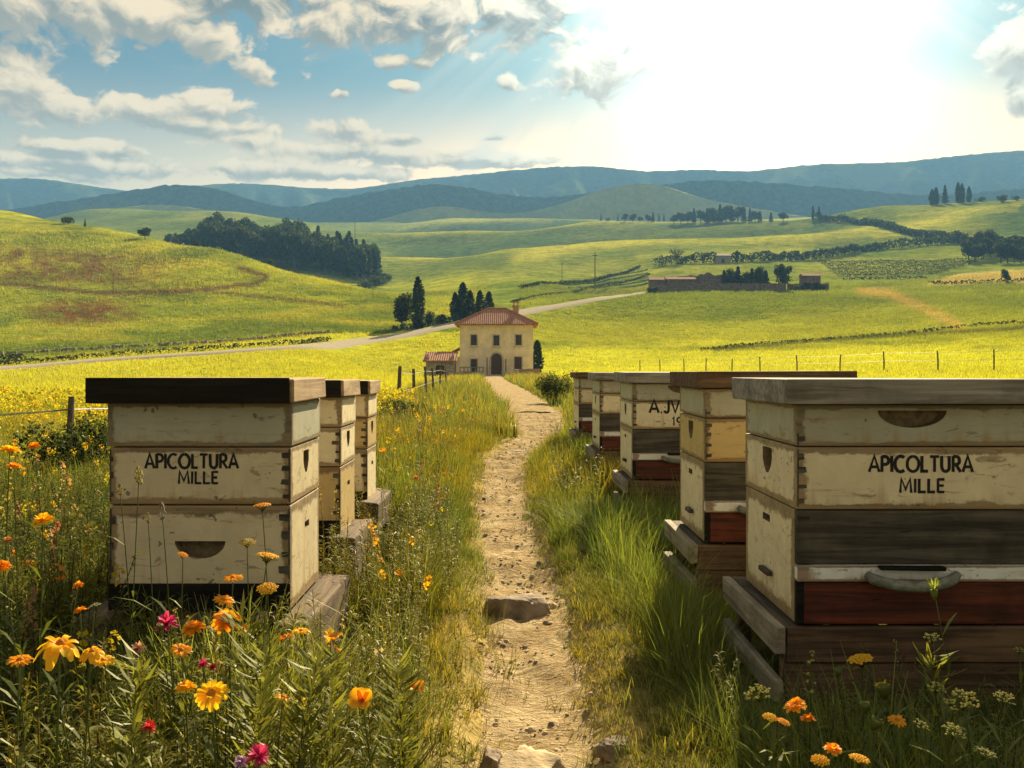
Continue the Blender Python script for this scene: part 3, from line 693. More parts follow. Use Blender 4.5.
    vs += [(a, b, c + .16) for a, b, c in vs]; lr.add(vs, [(0, 3, 2, 1), (4, 5, 6, 7), (0, 1, 5, 4), (1, 2, 6, 5), (2, 3, 7, 6), (3, 0, 4, 7)])
    lr.build('lean_to_roof', MAT['tiles'], lo)
    ld = G(); ld.box(-5.2, -4.75, .965, .998, .05, 1.9); ld.build('lean_to_door', MAT['shutter'], lo)
    # terrace rail on the left of the door
    tr = G()
    for x in np.linspace(-4.1, -1.5, 7): tr.box(x - .05, x + .05, -2.05, -1.95, -.1, 1.0)
    tr.box(-4.2, -1.4, -2.06, -1.94, 1.002, 1.1); tr.box(-4.2, -1.4, -2.03, -1.97, .5, .58)
    tr.build('terrace_rail', MAT['greywood'], hs)
    for a, b, c in ((-1.15, -1.0, 2.2), (1.0, 1.15, 2.0)):
        pl = G(); pl.box(a, b, -.6, -.45, 0, c); pl.build('door_post', MAT['greywood'], hs)
    return hs
farmhouse()

def plain_wall(name, px0, px1, d, z0, z1, thick, label, cat='wall', mat_='rubble', ragged=0.25, n=14, group=None):
    a, b = at(px0, d), at(px1, d); g = G(); xs = np.linspace(0, b.x - a.x, n + 1)
    tops = [z1 + random.uniform(-ragged, ragged) for _ in range(n + 1)]
    for k in range(n):
        x0, x1 = xs[k], xs[k + 1]
        za, zb = gz1(a.x + x0, d) - a.z, gz1(a.x + x1, d) - a.z
        vs = [(x0, 0, za + z0), (x1, 0, zb + z0), (x1, thick, zb + z0), (x0, thick, za + z0), (x0, 0, za + tops[k]), (x1, 0, zb + tops[k + 1]), (x1, thick, zb + tops[k + 1]), (x0, thick, za + tops[k])]
        f = [(4, 5, 6, 7), (0, 1, 5, 4), (2, 3, 7, 6)] + ([(3, 0, 4, 7)] if k == 0 else []) + ([(1, 2, 6, 5)] if k == n - 1 else [])
        g.add(vs, f)
    o = g.build(name, MAT[mat_], loc=(a.x, d, a.z)); return tag(o, label, cat, group)

# low sheds and walls round the house
def shed(px, d, w, dp, h, label, mat_roof='paleslab', slope=.5):
    b = at(px, d); t_ = empty('stone_shed', (b.x, d, b.z - .1), label, 'shed')
    g = G(); dw = .45
    g.box(-w, -dw, 0, .3, 0, h); g.box(dw, w, 0, .3, 0, h); g.box(-dw, dw, 0, .3, h - .35, h); g.box(-w, -w + .3, .302, dp, 0, h + slope * .9); g.box(w - .3, w, .302, dp, 0, h + slope * .9); g.box(-w + .302, w - .302, dp - .3, dp, 0, h + slope * .9)
    g.build('wall', MAT['rubble'], t_)
    r = G(); vs = [(-w - .3, -.4, h + .02), (w + .3, -.4, h + .02), (w + .3, dp + .3, h + slope + .12), (-w - .3, dp + .3, h + slope + .12)]; vs += [(x, y, z + .15) for x, y, z in vs]
    r.add(vs, [(0, 3, 2, 1), (4, 5, 6, 7), (0, 1, 5, 4), (1, 2, 6, 5), (2, 3, 7, 6), (3, 0, 4, 7)]); r.build('roof', MAT[mat_roof], t_)
    d_ = G(); d_.box(-dw, dw, .18, .22, 0, h - .35); d_.build('door', MAT['shutter'], t_)
shed(440, 101, 1.5, 2.6, 1.7, 'low stone shed with tiled roof and dark door left of the farmhouse', 'tiles', .9)
plain_wall('garden_wall', 519, 540, 106, -.3, .75, .4, 'low brick garden wall at the right corner of the farmhouse', mat_='brick', ragged=.04, n=4)
plain_wall('garden_wall', 528, 548, 101, -.3, .35, .6, 'pale low stone terrace edge right of the farmhouse', mat_='paleslab', ragged=.03, n=4)
plain_wall('garden_wall', 455, 480, 104, -.3, .5, .4, 'low rubble wall below the terrace rail left of the farmhouse door', ragged=.06, n=5)

# walled farm compound on the rise
def compound():
    d = 282.0
    plain_wall('compound_wall', 652, 786, d, -2.5, 2.3, .8, 'long low pale stone wall fronting the farm on the rise', mat_='oldstone', ragged=.12, n=26)
    plain_wall('compound_wall', 788, 829, d + 4, -2.5, 2.0, .8, 'brown stone wall at the right end of the farm on the rise', mat_='oldstone', ragged=.3, n=10)
    plain_wall('terrace_wall', 662, 740, d + 12, -1.0, 4.2, .8, 'upper terrace wall behind the long farm wall', mat_='oldstone', ragged=.35, n=16)
    plain_wall('terrace_wall', 700, 722, d + 9, -1.0, 4.4, 2.5, 'broken roofless stone barn wall in the middle of the farm', mat_='oldstone', ragged=.9, n=6)
    for (px, w, h, label) in ((657, 2.0, 4.6, 'small stone gatehouse at the left end of the farm wall'), (681, 4.3, 4.2, 'low farm outbuilding behind the left half of the wall'), (812, 2.6, 4.9, 'brick farm shed at the right end of the compound')):
        b = at(px, d + 4); t_ = empty('farm_building', (b.x, d + 4, b.z - .6), label, 'farm building')
        g = G(); g.box(-w, w, 0, 4, 0, h); g.build('wall', MAT['oldstone'], t_)
        r = G(); vs = [(-w - .3, -.4, h), (w + .3, -.4, h), (w + .3, 4.4, h), (-w - .3, 4.4, h), (-w - .3, 2, h + .9), (w + .3, 2, h + .9)]
        r.add(vs, [(0, 1, 5, 4), (2, 3, 4, 5), (1, 2, 5), (3, 0, 4), (0, 3, 2, 1)]); r.build('roof', MAT['tiles'], t_)
        q = G(); q.box(-.5, .5, -.06, -.003, .8, 2.3); q.build('door', MAT['shutter'], t_)
    b = hit(723.5, 263, 300); t_ = empty('field_hut', (b.x, b.y, b.z - .3), 'small pale hut on the hillside above the farm', 'hut')
    s = b.y / F; g = G(); g.box(-7.5 * s, 7.5 * s, 0, 5, 0, 8 * s); g.build('wall', MAT['paleslab'], t_)
    r = G(); w = 8.2 * s; h = 8 * s; vs = [(-w, -.4, h), (w, -.4, h), (w, 5.4, h), (-w, 5.4, h), (-w * .8, 2.5, h + 1.2), (w * .8, 2.5, h + 1.2)]
    r.add(vs, [(0, 1, 5, 4), (2, 3, 4, 5), (1, 2, 5), (3, 0, 4), (0, 3, 2, 1)]); r.build('roof', MAT['rubble'], t_)
    q = G(); q.box(-2 * s, 1 * s, -.06, -.003, .2, 5 * s); q.build('door', MAT['shutter'], t_)
compound()

# ------------------------------------------------------------------ trees, hedges
def leaves(n, pts_fn, size, cols, up=.3, seed=0):
    """n leaf-clump quads; pts_fn(k) -> positions array; random tones per clump"""
    r = np.random.default_rng(seed); p = pts_fn(n, r); n = len(p)
    s = size * r.uniform(.55, 1.3, n)[:, None]
    a = r.normal(size=(n, 3)); a[:, 2] += up; a /= np.linalg.norm(a, axis=1)[:, None]
    b = np.cross(a, r.normal(size=(n, 3))); b /= np.linalg.norm(b, axis=1)[:, None]
    c = np.cross(a, b)
    V = np.stack([p - b * s * .5, p + c * s * .34, p + b * s * .6, p - c * s * .34], 1).reshape(-1, 3)
    ci = r.integers(0, len(cols), n); cl = np.array(cols)[ci] * r.uniform(.7, 1.25, n)[:, None]
    return V, np.arange(n * 4).reshape(-1, 4), np.repeat(cl, 4, 0)
def lobes(lst):
    def fn(n, r):
        w = np.array([l[3] ** 2 for l in lst]); w = w / w.sum(); k = r.choice(len(lst), n, p=w)
        L = np.array([l[:5] for l in lst])[k]
        v = r.normal(size=(n, 3)); v /= np.linalg.norm(v, axis=1)[:, None]
        rad = (r.uniform(.35, 1.0, n) ** .55)[:, None] * (1 + .22 * np.sin(v[:, :1] * 7 + k[:, None]) * np.cos(v[:, 1:2] * 6 + k[:, None]))
        return L[:, :3] + v * rad * np.stack([L[:, 3], L[:, 3], L[:, 4]], 1)
    return fn
def cyp(h, w, seed):
    def fn(n, r):
        z = r.uniform(.03, 1, n); prof = np.sin(np.clip(z * .93 + .07, 0, 1) * math.pi) ** .55 * (1 - z * .32)
        an = r.uniform(0, 2 * math.pi, n); rr = w * prof * (r.uniform(.25, 1, n) ** .5) * (1 + .25 * np.sin(an * 3 + z * 9 + seed))
        return np.stack([np.cos(an) * rr, np.sin(an) * rr, z * h], 1)
    return fn
def conifer(h, w, seed):
    def fn(n, r):
        z = r.uniform(.06, 1, n) ** .9; prof = (1.02 - z) ** .75 * (.78 + .22 * np.sin(z * 34 + seed))
        an = r.uniform(0, 2 * math.pi, n); rr = w * prof * (r.uniform(.2, 1, n) ** .5) * (1 + .25 * np.sin(an * 4 + seed))
        return np.stack([np.cos(an) * rr, np.sin(an) * rr, z * h - .04 * rr], 1)
    return fn
DARK = [(.028, .042, .014), (.040, .058, .018), (.055, .070, .020), (.022, .034, .014)]
MIDG = [(.050, .075, .020), (.075, .10, .025), (.10, .115, .03), (.035, .055, .018)]
TREES = {}
def tree_mesh(kind, var):
    key = (kind, var)
    if key in TREES: return TREES[key]
    r = random.Random(hash(kind) % 999 + var * 17 if False else sum(map(ord, kind)) + var * 17)
    tg = G()
    if kind == 'cypress':
        fn = cyp(1.0, .13, var); n, s, cols = 1500, .055, DARK; tg.tube([(0, 0, -.03), (0, 0, .5), (0, 0, .9)], [.022, .014, .004], 6)
    elif kind == 'conifer':
        fn = conifer(1.0, .24, var); n, s, cols = 1300, .075, DARK; tg.tube([(0, 0, -.03), (0, 0, .5), (0, 0, .96)], [.024, .015, .003], 6)
    elif kind == 'bush':
        ls = [(r.uniform(-.45, .45), r.uniform(-.3, .3), r.uniform(.3, .55), r.uniform(.25, .42), r.uniform(.25, .4)) for _ in range(6)]
        fn = lobes(ls); n, s, cols = 900, .12, DARK + MIDG; tg.tube([(0, 0, -.05), (.02, 0, .4)], [.04, .015], 6)
    elif kind == 'shrub':
        ls = [(r.uniform(-.5, .5), r.uniform(-.35, .35), r.uniform(.2, .6), r.uniform(.2, .36), r.uniform(.2, .36)) for _ in range(10)]
        fn = lobes(ls); n, s, cols = 5200, .045, DARK + MIDG; tg.tube([(0, 0, -.05), (.02, 0, .4)], [.04, .015], 6)
    elif kind == 'bare':
        fn = lobes([(0, 0, .7, .4, .25)]); n, s, cols = 60, .05, [(.12, .10, .06)]
        tg.tube([(0, 0, -.03), (0.01, 0, .35)], [.03, .022], 6)
        for k in range(16):
            a = r.uniform(0, 6.28); q = Vector((math.cos(a), math.sin(a), r.uniform(.7, 1.6))).normalized(); st = Vector((.01, 0, r.uniform(.25, .38)))
            tg.tube([st, st + q * .28, st + q * .5 + Vector((0, 0, .06))], [.014, .009, .003], 5)
            for j in range(4):
                s0 = st + q * r.uniform(.15, .4); q2 = (q + Vector((r.uniform(-.8, .8), r.uniform(-.8, .8), r.uniform(-.1, .6)))).normalized(); tg.tube([s0, s0 + q2 * .22], [.006, .002], 4)
    else:  # broad
        ls = [(0, 0, .62, .30, .30)] + [(r.uniform(-.24, .24), r.uniform(-.24, .24), r.uniform(.34, .84), r.uniform(.13, .22), r.uniform(.11, .18)) for _ in range(12)]
        fn = lobes(ls); n, s, cols = 1500, .085, DARK + [(.06, .075, .022)]
        tg.tube([(0, 0, -.03), (.01, .01, .3), (0, .02, .6)], [.035, .026, .01], 7)
        for k in range(5):
            a = r.uniform(0, 6.28); tg.tube([(0, 0, .25 + .05 * k), (math.cos(a) * .2, math.sin(a) * .2, .5 + .05 * k)], [.014, .005], 5)
    V, Q, C = leaves(n, fn, s, cols, .4, 100 + var + len(kind) * 31)
    TREES[key] = (mesh_np('crown', V, Q, C, False, [MAT['crown']]), tg.mesh('trunk'))
    TREES[key][1].materials.append(MAT['bark'])
    return TREES[key]
def tree(kind, px, py, h, label, group=None, name=None, pos=None, wide=1.0, cat='tree', dmin=20):
    p = pos if pos is not None else hit(px, py, dmin)
    c, tk = tree_mesh(kind, random.randint(0, 3))
    nm = name or {'cypress': 'cypress_tree', 'conifer': 'conifer_tree', 'bush': 'bush', 'shrub': 'bush', 'bare': 'bare_tree', 'broad': 'broadleaf_tree'}[kind]
    o = empty(nm, (p.x, p.y, p.z - .02 * h), label, cat, group, random.uniform(0, 6.28)); o.scale = (h * wide, h * wide, h)
    link('crown', c, parent=o); link('trunk', tk, parent=o); return o
def hpx(py0, py1, p): return abs(py1 - py0) / F * p.y

def tree_px(kind, px, top, base, label, group=None, wide=1.0, cat='tree', dmin=20, name=None):
    p = hit(px, base, dmin); return tree(kind, px, base, max(1.0, (1 - (top - HY) / F * p.y) - p.z), label, group, name, p, wide, cat)
# trees by the house
tree_px('cypress', 418, 276, 329, 'tallest dark cypress left of the farmhouse beside the road', wide=1.15)
tree_px('broad', 402, 292, 328, 'round dark tree standing against the left side of the tallest cypress', wide=.95)
tree_px('bush', 428, 306, 327, 'small low shrub at the right foot of the tallest cypress', cat='shrub', wide=.5)
tree_px('bush', 441, 311, 324, 'small shrub alone between the tallest cypress and the conifers behind the farmhouse', cat='shrub', wide=.8)
for px, top, lb in ((455, 292, 'shortest dark conifer, leftmost of the clump behind the farmhouse'), (463, 282, 'tallest dark conifer in the clump behind the farmhouse roof'), (470, 290, 'dark conifer just right of the tallest in the clump behind the farmhouse'), (480, 290, 'dark conifer above the ridge left end of the farmhouse roof'), (489, 291, 'rightmost dark conifer of the clump behind the farmhouse')):
    tree_px('cypress', px, top, 321, lb, 'conifers behind the farmhouse', wide=1.5)
p = at(537, 115); tree('cypress', 0, 0, 4.0, 'dark upright shrub growing against the right wall of the farmhouse', None, 'upright_shrub', p, 1.6, 'shrub')
tree('shrub', 0, 0, 1.05, 'dark green bush in the long grass right of the drive', None, 'bush', at(557, 27), .95, 'shrub')
tree('shrub', 0, 0, .75, 'dark leafy bush in the grass behind the near left hive', None, 'bush', at(86, 7.8), 1.0, 'shrub')
tree('shrub', 0, 0, .6, 'low leafy bush by the wire fence behind the left row of hives', None, 'bush', at(402, 17), 1.2, 'shrub')
# the wood on the left
WOOD = [(166, 241), (178, 232), (190, 224), (205, 213), (225, 213), (245, 216), (262, 220), (275, 216), (290, 217), (305, 222), (320, 228), (335, 228), (350, 231), (362, 233), (372, 238), (380, 246)]
wp, wt = zip(*WOOD)
lw = 'dark tree massed in the dense wood behind the left hill'
for i in range(112):
    px = 168 + (380 - 168) * ((i * .618) % 1.0); row = i / 112.0
    d = 424 + 90 * (1 - row) + (380 - px) * .12
    g_ = at(px, d); top = np.interp(px, wp, wt) + row * 12 + random.uniform(-3, 6)
    h = max(6.5, (1 - (top - HY) / F * d) - g_.z)
    k = 'conifer' if (px > 315 and random.random() < .55) else 'broad'
    tree(k, 0, 0, min(h, 34), lw, 'trees of the dense wood', 'woodland_tree', g_, random.uniform(.55, .8) if k == 'broad' else 1.0)
for px, base, top in ((196, 259, 240), (232, 259, 236), (271, 275, 258), (290, 284, 268)):
    tree_px('broad', px, top, base, 'smaller paler tree at the front edge of the dense wood', 'small trees before the wood', .95, dmin=330)
for px, base, top in ((374, 287, 272), (383, 284, 270), (389, 281, 272), (366, 289, 279)):
    tree_px('bush', px, top, base, 'scrubby bush at the ragged right hand edge of the dense wood', 'scrub at the edge of the wood', 1.1, 'shrub', 380)
tree_px('broad', 145, 226, 240, 'lone round dark tree on the crest left of the dense wood', wide=1.1, dmin=300)
tree_px('bush', 68, 214, 224, 'lone dark bush on the crest of the left hill', wide=1.0, dmin=250, cat='shrub')
tree_px('conifer', 85, 219, 227, 'tiny dark conifer beside the lone bush on the left hill crest', wide=.8, dmin=250)
# far trees on the middle rise
far = 'trees on the far middle rise'
for px, top, base, k in ((601, 214, 221, 'conifer'), (608, 216, 221, 'bush'), (618, 214, 221, 'conifer'), (625, 213, 221, 'broad'), (633, 213, 221, 'broad'), (640, 216, 221, 'broad'), (648, 214, 221, 'broad'), (653, 212, 221, 'conifer'), (659, 213, 222, 'conifer'), (664, 214, 222, 'conifer'),
                         (674, 214, 224, 'broad'), (681, 212, 224, 'broad'), (688, 211, 223, 'broad'), (694, 208, 223, 'conifer'), (701, 209, 223, 'broad'), (707, 208, 223, 'conifer'), (714, 207, 223, 'broad'), (720, 204, 222, 'conifer'), (726, 205, 222, 'broad'), (732, 206, 222, 'conifer'), (738, 205, 222, 'broad'), (744, 207, 222, 'conifer'), (750, 208, 222, 'conifer'), (755, 210, 222, 'broad'),
                         (709, 214, 224, 'broad'), (722, 214, 224, 'broad'), (716, 213, 224, 'broad')):
    tree_px(k, px, top, base, 'dark tree in the broken treeline on the far middle rise', far, 1.1 if k == 'broad' else 1.0, dmin=500)
for px, top, k, lb in ((760, 211, 'conifer', 'single dark conifer just right of the far treeline'), (771, 212, 'conifer', 'smaller dark conifer alone on the far rise'), (783, 211, 'broad', 'rounded dark tree alone on the far rise')):
    tree_px(k, px, top, 222, lb, None, 1.2, dmin=500)
tree_px('cypress', 813, 205, 220, 'taller thin cypress of the pair left of the right hill', wide=.8, dmin=400); tree_px('cypress', 819, 206, 220, 'shorter thin cypress of the pair left of the right hill', wide=.8, dmin=400)
for px, top, base, k, w, lb in ((932, 189, 201, 'cypress', 1.6, 'leftmost stubby cypress on the crest of the right hill'), (936, 187, 201, 'cypress', 1.5, 'second cypress from the left on the right hill crest'), (945, 185, 200, 'conifer', .95, 'broad pointed conifer on the right hill crest'), (958, 182, 200, 'cypress', 1.1, 'tallest slim cypress on the right hill crest'), (962, 183, 200, 'cypress', 1.2, 'dark cypress touching the right side of the tallest one on the crest'), (969, 186, 199, 'cypress', 1.3, 'last short cypress of the group on the right hill crest'),
                            (980, 196, 200, 'bush', 1.8, 'low spreading bush on the crest right of the cypresses'), (1003, 193, 199, 'bush', 1.1, 'round bush on the right hill crest'), (1016, 194, 199, 'bush', 1.0, 'round bush at the right edge of the hill crest')):
    tree_px(k, px, top, base, lb, None, w, 'tree' if k != 'bush' else 'shrub', 450)
tree_px('bare', 677, 245, 264, 'leafless spreading tree on the slope above the farm', wide=1.3, dmin=300)
tree_px('cypress', 737, 250, 262, 'small cypress beside the pale hut above the farm', wide=1.2, dmin=300)
# farm trees
p = at(782, 284); tree('broad', 0, 0, 8.6, 'big round dark tree inside the farm wall', None, None, p, .8)
for k, px in enumerate((724, 731, 738, 745, 752, 759, 766)):
    tree('broad' if k % 2 else 'conifer', 0, 0, 6.0 + (k % 3) * .6, 'dark clipped tree in the row behind the farm wall', 'trees behind the farm wall', None, at(px, 287 + (k % 2) * 3), .8 if k % 2 else 1.2)
for k, px in enumerate((798, 806, 822)): tree('bush', 0, 0, 2.3 + .3 * k, ['low bush left of the brick shed at the farm', 'bushy shrub against the brick shed at the farm', 'untidy bush at the far right end of the farm wall'][k], None, None, at(px, 283), 1.1, 'shrub')
tree('bush', 0, 0, 2.6, 'low bush at the left end of the farm wall by the road', None, None, at(652, 280), 1.2, 'shrub')
tree_px('broad', 1005, 268, 283, 'small dark tree on the edge of the tan field', wide=.8, dmin=200)

def hedge(pxs, h, w, label, name='hedge', cols=DARK, dens=9.0, size=.8, dmin=60, group=None, cat='hedge', ragged=.5, pos=None):
    P = pos or [hit(px, py, dmin) for px, py in pxs]; o0 = P[0].copy(); r = np.random.default_rng(int(abs(pxs[0][0])) + 5); pts = []
    for a, b in zip(P[:-1], P[1:]):
        L = (b - a).length; n = int(L * dens)
        t_ = r.uniform(0, 1, n); x = a.x + (b.x - a.x) * t_ + r.normal(0, w * .4, n); y = a.y + (b.y - a.y) * t_ + r.normal(0, w * .4, n)
        hh = h * (1 - ragged + ragged * 1.7 * fbm(x / (h * 1.1), y / (h * 2.2), 9, 3)); z = gz(x, y) + hh * r.uniform(0, 1, n) ** .75
        pts.append(np.stack([x, y, z], 1))
    pts = np.concatenate(pts) - np.array(o0); V, Q, C = leaves(len(pts), lambda n, rr: pts, size, cols, .4, int(w * 100))
    o = link(name, mesh_np(name, V, Q, C, False, [MAT['crown']]), loc=o0); return tag(o, label, cat, group)
hedge([(-60, 366), (0, 365.5), (60, 361), (110, 356.5), (200, 351), (300, 344), (330, 341)], .7, .5, 'low dark hedge along the road at the foot of the left hill', dens=26, size=.35)
hedge([(0, 363), (24, 361)], 1.2, .7, 'taller bush in the roadside hedge at the left edge', 'bush', dens=60, size=.35, cat='shrub')
hedge([(395, 331), (455, 322)], 1.1, .8, 'dark scrubby hedge beside the road below the cypress', dens=24, size=.5, dmin=100)
hedge([(512, 303), (560, 294), (605, 285), (650, 274)], .6, .6, 'dark hedge rising along the field above the road', dens=12, size=.6, dmin=240)
hedge([(655, 266), (700, 263), (760, 261), (830, 257), (880, 250), (930, 245), (968, 243)], 4.6, 1.8, 'long dark hedgerow crossing the middle slope', dens=26, size=1.2, dmin=300, ragged=.6)
hedge([(520, 297), (580, 283), (640, 267)], 1.2, .8, 'thin dark hedge climbing the slope left of the farm', dens=16, size=.7, dmin=300)
hedge([(816, 220), (850, 222), (885, 228), (915, 236), (945, 241), (968, 245)], 5.5, 2.2, 'dark tree hedge running down from the right hill', dens=24, size=1.3, dmin=450, ragged=.7)
hedge([(842, 280), (900, 279), (925, 279)], 1.3, .8, 'thin dark hedge below the vineyard', dens=14, size=.7, dmin=250)
hedge([(930, 285), (980, 284), (1060, 281)], 1.3, .8, 'thin dark hedge along the lower edge of the tan field', dens=14, size=.7, dmin=200)
hedge([(700, 351), (760, 345), (830, 340), (920, 333), (1060, 325)], .55, .5, 'low dark hedge line across the right hand field', dens=22, size=.35, dmin=60)
lr_ = 'dark tree in the copse at the foot of the right hill'
for i in range(26):
    px = 966 + 74 * ((i * .618) % 1.0); b = 252 + 14 * (i % 5) / 5.0
    tree_px('broad', px, b - random.uniform(16, 24), b, lr_, 'trees of the right copse', random.uniform(.7, 1.0), dmin=250, name='copse_tree')
# vine rows
for k in range(7):
    y0 = 262 + k * 2.3
    hedge([(818 + k * 3, y0), (880, y0 - .6), (985 - k * 7, y0 - 2.2)], 1.1, .35, 'row of low green vines on the slope below the hedgerow', 'vine_row', MIDG, 22, .5, 250, 'vine rows on the right slope', 'vine row', .9)
for k in range(5):
    y0 = 279 + k * 3.4
    hedge([(560 + k * 4, y0 + 3), (610, y0 - 3), (648, y0 - 9)], .55, .4, 'row of low vines on the slope left of the farm', 'vine_row', MIDG, 18, .45, 250, 'vine rows left of the farm', 'vine row', .9)

# ------------------------------------------------------------------ fences, poles, wall
def fence(pts, h, r_, wires, label, name='wire_fence', lean=.04):
    o0 = pts[0]; t_ = empty(name, o0, label, 'fence'); tops = []
    for p in pts:
        q = p - o0; l = Vector((random.uniform(-lean, lean), random.uniform(-lean, lean), 0)) * h; hh = h * random.uniform(.9, 1.08)
        g = G(); top = Vector((0, 0, hh)) + l; g.tube([(0, 0, -.25), (0, 0, hh * .5), top], [r_, r_ * random.uniform(.9, 1.1), r_ * .9], 7)
        g.build('post', MAT['post'], t_, loc=q); tops.append((q, top))
    for f in wires:
        g = G(); g.tube([q + tp * f + Vector((0, -r_, 0)) for q, tp in tops], .006 + r_ * .08, 4); g.build('wire', MAT['iron'], t_)
    return t_
fence([at(399, 21.5), at(414, 25.5), at(426, 30.5), at(433, 36), at(440, 44), at(446, 54)], 1.0, .045, (.85, .45), 'old wooden post fence between the left field and the flower bank')
fence([at(-60, 9.0), at(70, 10.2), at(196, 12.5), at(285, 15.5)], .66, .035, (.8,), 'short weathered fence post line in the yellow field behind the near left hive')
fpx = [(1062, 61), (994, 63), (938, 65), (884, 68), (840, 71), (797, 74), (760, 78), (732, 82), (706, 87), (684, 92), (660, 98), (640, 103)]
fence([at(px, d) for px, d in fpx], 1.35, .05, (.9, .5), 'long post and wire fence across the yellow field on the right')
fence([hit(px, py, 100) for px, py in ((18, 358), (66, 354), (113, 352), (160, 349), (215, 345), (262, 340), (312, 336))], 1.3, .06, (.9,), 'post fence along the foot of the left hill')
wl = [hit(px, py, 110) for px, py in ((-80, 359), (0, 354.5), (60, 351), (120, 348), (180, 345), (240, 341), (290, 336), (330, 332.5))]
g = G(); o0 = wl[0].copy()
for a, b in zip(wl[:-1], wl[1:]):
    L = (b - a).length; n = int(L / .55)
    for k in range(n):
        p = a + (b - a) * ((k + random.uniform(.2, .8)) / n); z = gz1(p.x, p.y); s = random.uniform(.16, .34); q = p - o0
        g.box(q.x - s, q.x + s, q.y - .2, q.y + .2, z - o0.z - .2, z - o0.z + random.uniform(.22, .5), .05)
tag(g.build('rubble_wall', MAT['paleslab'], loc=o0), 'low broken line of pale stones along the foot of the left hill', 'wall')
def pole(px, base, top, label, arm=True, dmin=100):
    p = hit(px, base, dmin); h = hpx(top, base, p); t_ = empty('utility_pole', p, label, 'pole'); r_ = h * .012
    g = G(); g.tube([(0, 0, -.5), (0, 0, h * .5), (0, 0, h)], [r_ * 1.3, r_ * 1.1, r_ * .8], 7); g.build('pole', MAT['post'], t_)
    if arm: g = G(); g.box(-h * .07, h * .07, -r_, r_, h * .9, h * .915); g.build('crossarm', MAT['post'], t_)
pole(113, 294, 272, 'lone wooden pole on the trail across the left hill', False)
pole(355, 240, 217, 'tall thin pole on the green crest beyond the dense wood', dmin=500)
pole(595, 291, 252, 'utility pole on the slope above the road left of the farm', dmin=250)
pole(743, 222, 197, 'tall thin mast rising from the far treeline', False, 500)
pole(562, 283, 262, 'shorter pole further left along the slope above the road', dmin=280)
pole(373, 302, 284, 'thin pole in the field above the round tree by the road', dmin=200)

# ------------------------------------------------------------------ bee hives
def cutter_mesh(kind, w, h, dp):
    g = G(); n = 14
    if kind == 'half':      # scooped half moon, flat edge on top
        pr = [(-w / 2, 0)] + [(-w / 2 * math.cos(math.pi * k / n), -h * math.sin(math.pi * k / n)) for k in range(1, n)] + [(w / 2, 0)]
    elif kind == 'shield':
        pr = [(-w / 2, 0), (-w / 2, -h * .45), (-w * .36, -h * .75), (-w * .12, -h), (w * .12, -h), (w * .36, -h * .75), (w / 2, -h * .45), (w / 2, 0)]
    else: pr = [(-w / 2, 0), (-w / 2, -h), (w / 2, -h), (w / 2, 0)]
    m_ = len(pr); v0 = [(x, -.02, z) for x, z in pr]
    v1 = [(x * .92, dp * (1.0 if kind == 'slot' else min(1.0, .35 - .75 * z / h * -1 if False else 1.0)), z * .94 - .001) for x, z in pr]
    g.add(v0 + v1, [tuple(range(m_))[::-1], tuple(range(m_, 2 * m_))] + [(k, (k + 1) % m_, m_ + (k + 1) % m_, m_ + k) for k in range(m_)])
    return g.mesh('cut')
def hive_box(name, x0, x1, y0, y1, z0, z1, mat_, parent, cuts=(), bevel=.004):
    """one hive body; cuts = (kind, face, u, z, w, h) carved into its front ('f') or a side ('l','r')"""
    g = G(); cxm, cym = (x0 + x1) / 2, (y0 + y1) / 2
    g.box(x0 - cxm, x1 - cxm, y0 - cym, y1 - cym, 0, z1 - z0)
    me = g.mesh(name, bevel=bevel); me.materials.append(mat_); me.materials.append(MAT['hole'])
    o = link(name, me, parent=parent, loc=(cxm, cym, z0)); tmp = []
    for kind, face, u, z, w, h in cuts:
        cm = cutter_mesh(kind, w, h, .036 if kind == 'half' else .026); cm.materials.append(MAT['hole']); cm.materials.append(MAT['hole']); co = link('cut', cm)
        if face == 'f': co.matrix_world = Matrix.Translation((u, y0, z))
        elif face == 'l': co.matrix_world = Matrix.Translation((x0, u, z)) @ Matrix.Rotation(R(-90), 4, 'Z')
        else: co.matrix_world = Matrix.Translation((x1, u, z)) @ Matrix.Rotation(R(90), 4, 'Z')
        md = o.modifiers.new('b', 'BOOLEAN'); md.object = co; md.operation = 'DIFFERENCE'; md.solver = 'EXACT'
        try: md.material_mode = 'TRANSFER'
        except Exception: pass
        tmp.append(co)
    if tmp:
        dg = bpy.context.evaluated_depsgraph_get(); dg.update()
        nm = bpy.data.meshes.new_from_object(o.evaluated_get(dg)); o.modifiers.clear(); o.data = nm; nm.name = name
        for c in tmp: bpy.data.objects.remove(c)
    return o
def _arc(cx, cz, rx, rz, a0, a1, n=10): return [(cx + rx * math.cos(R(a0 + (a1 - a0) * k / n)), cz + rz * math.sin(R(a0 + (a1 - a0) * k / n))) for k in range(n + 1)]
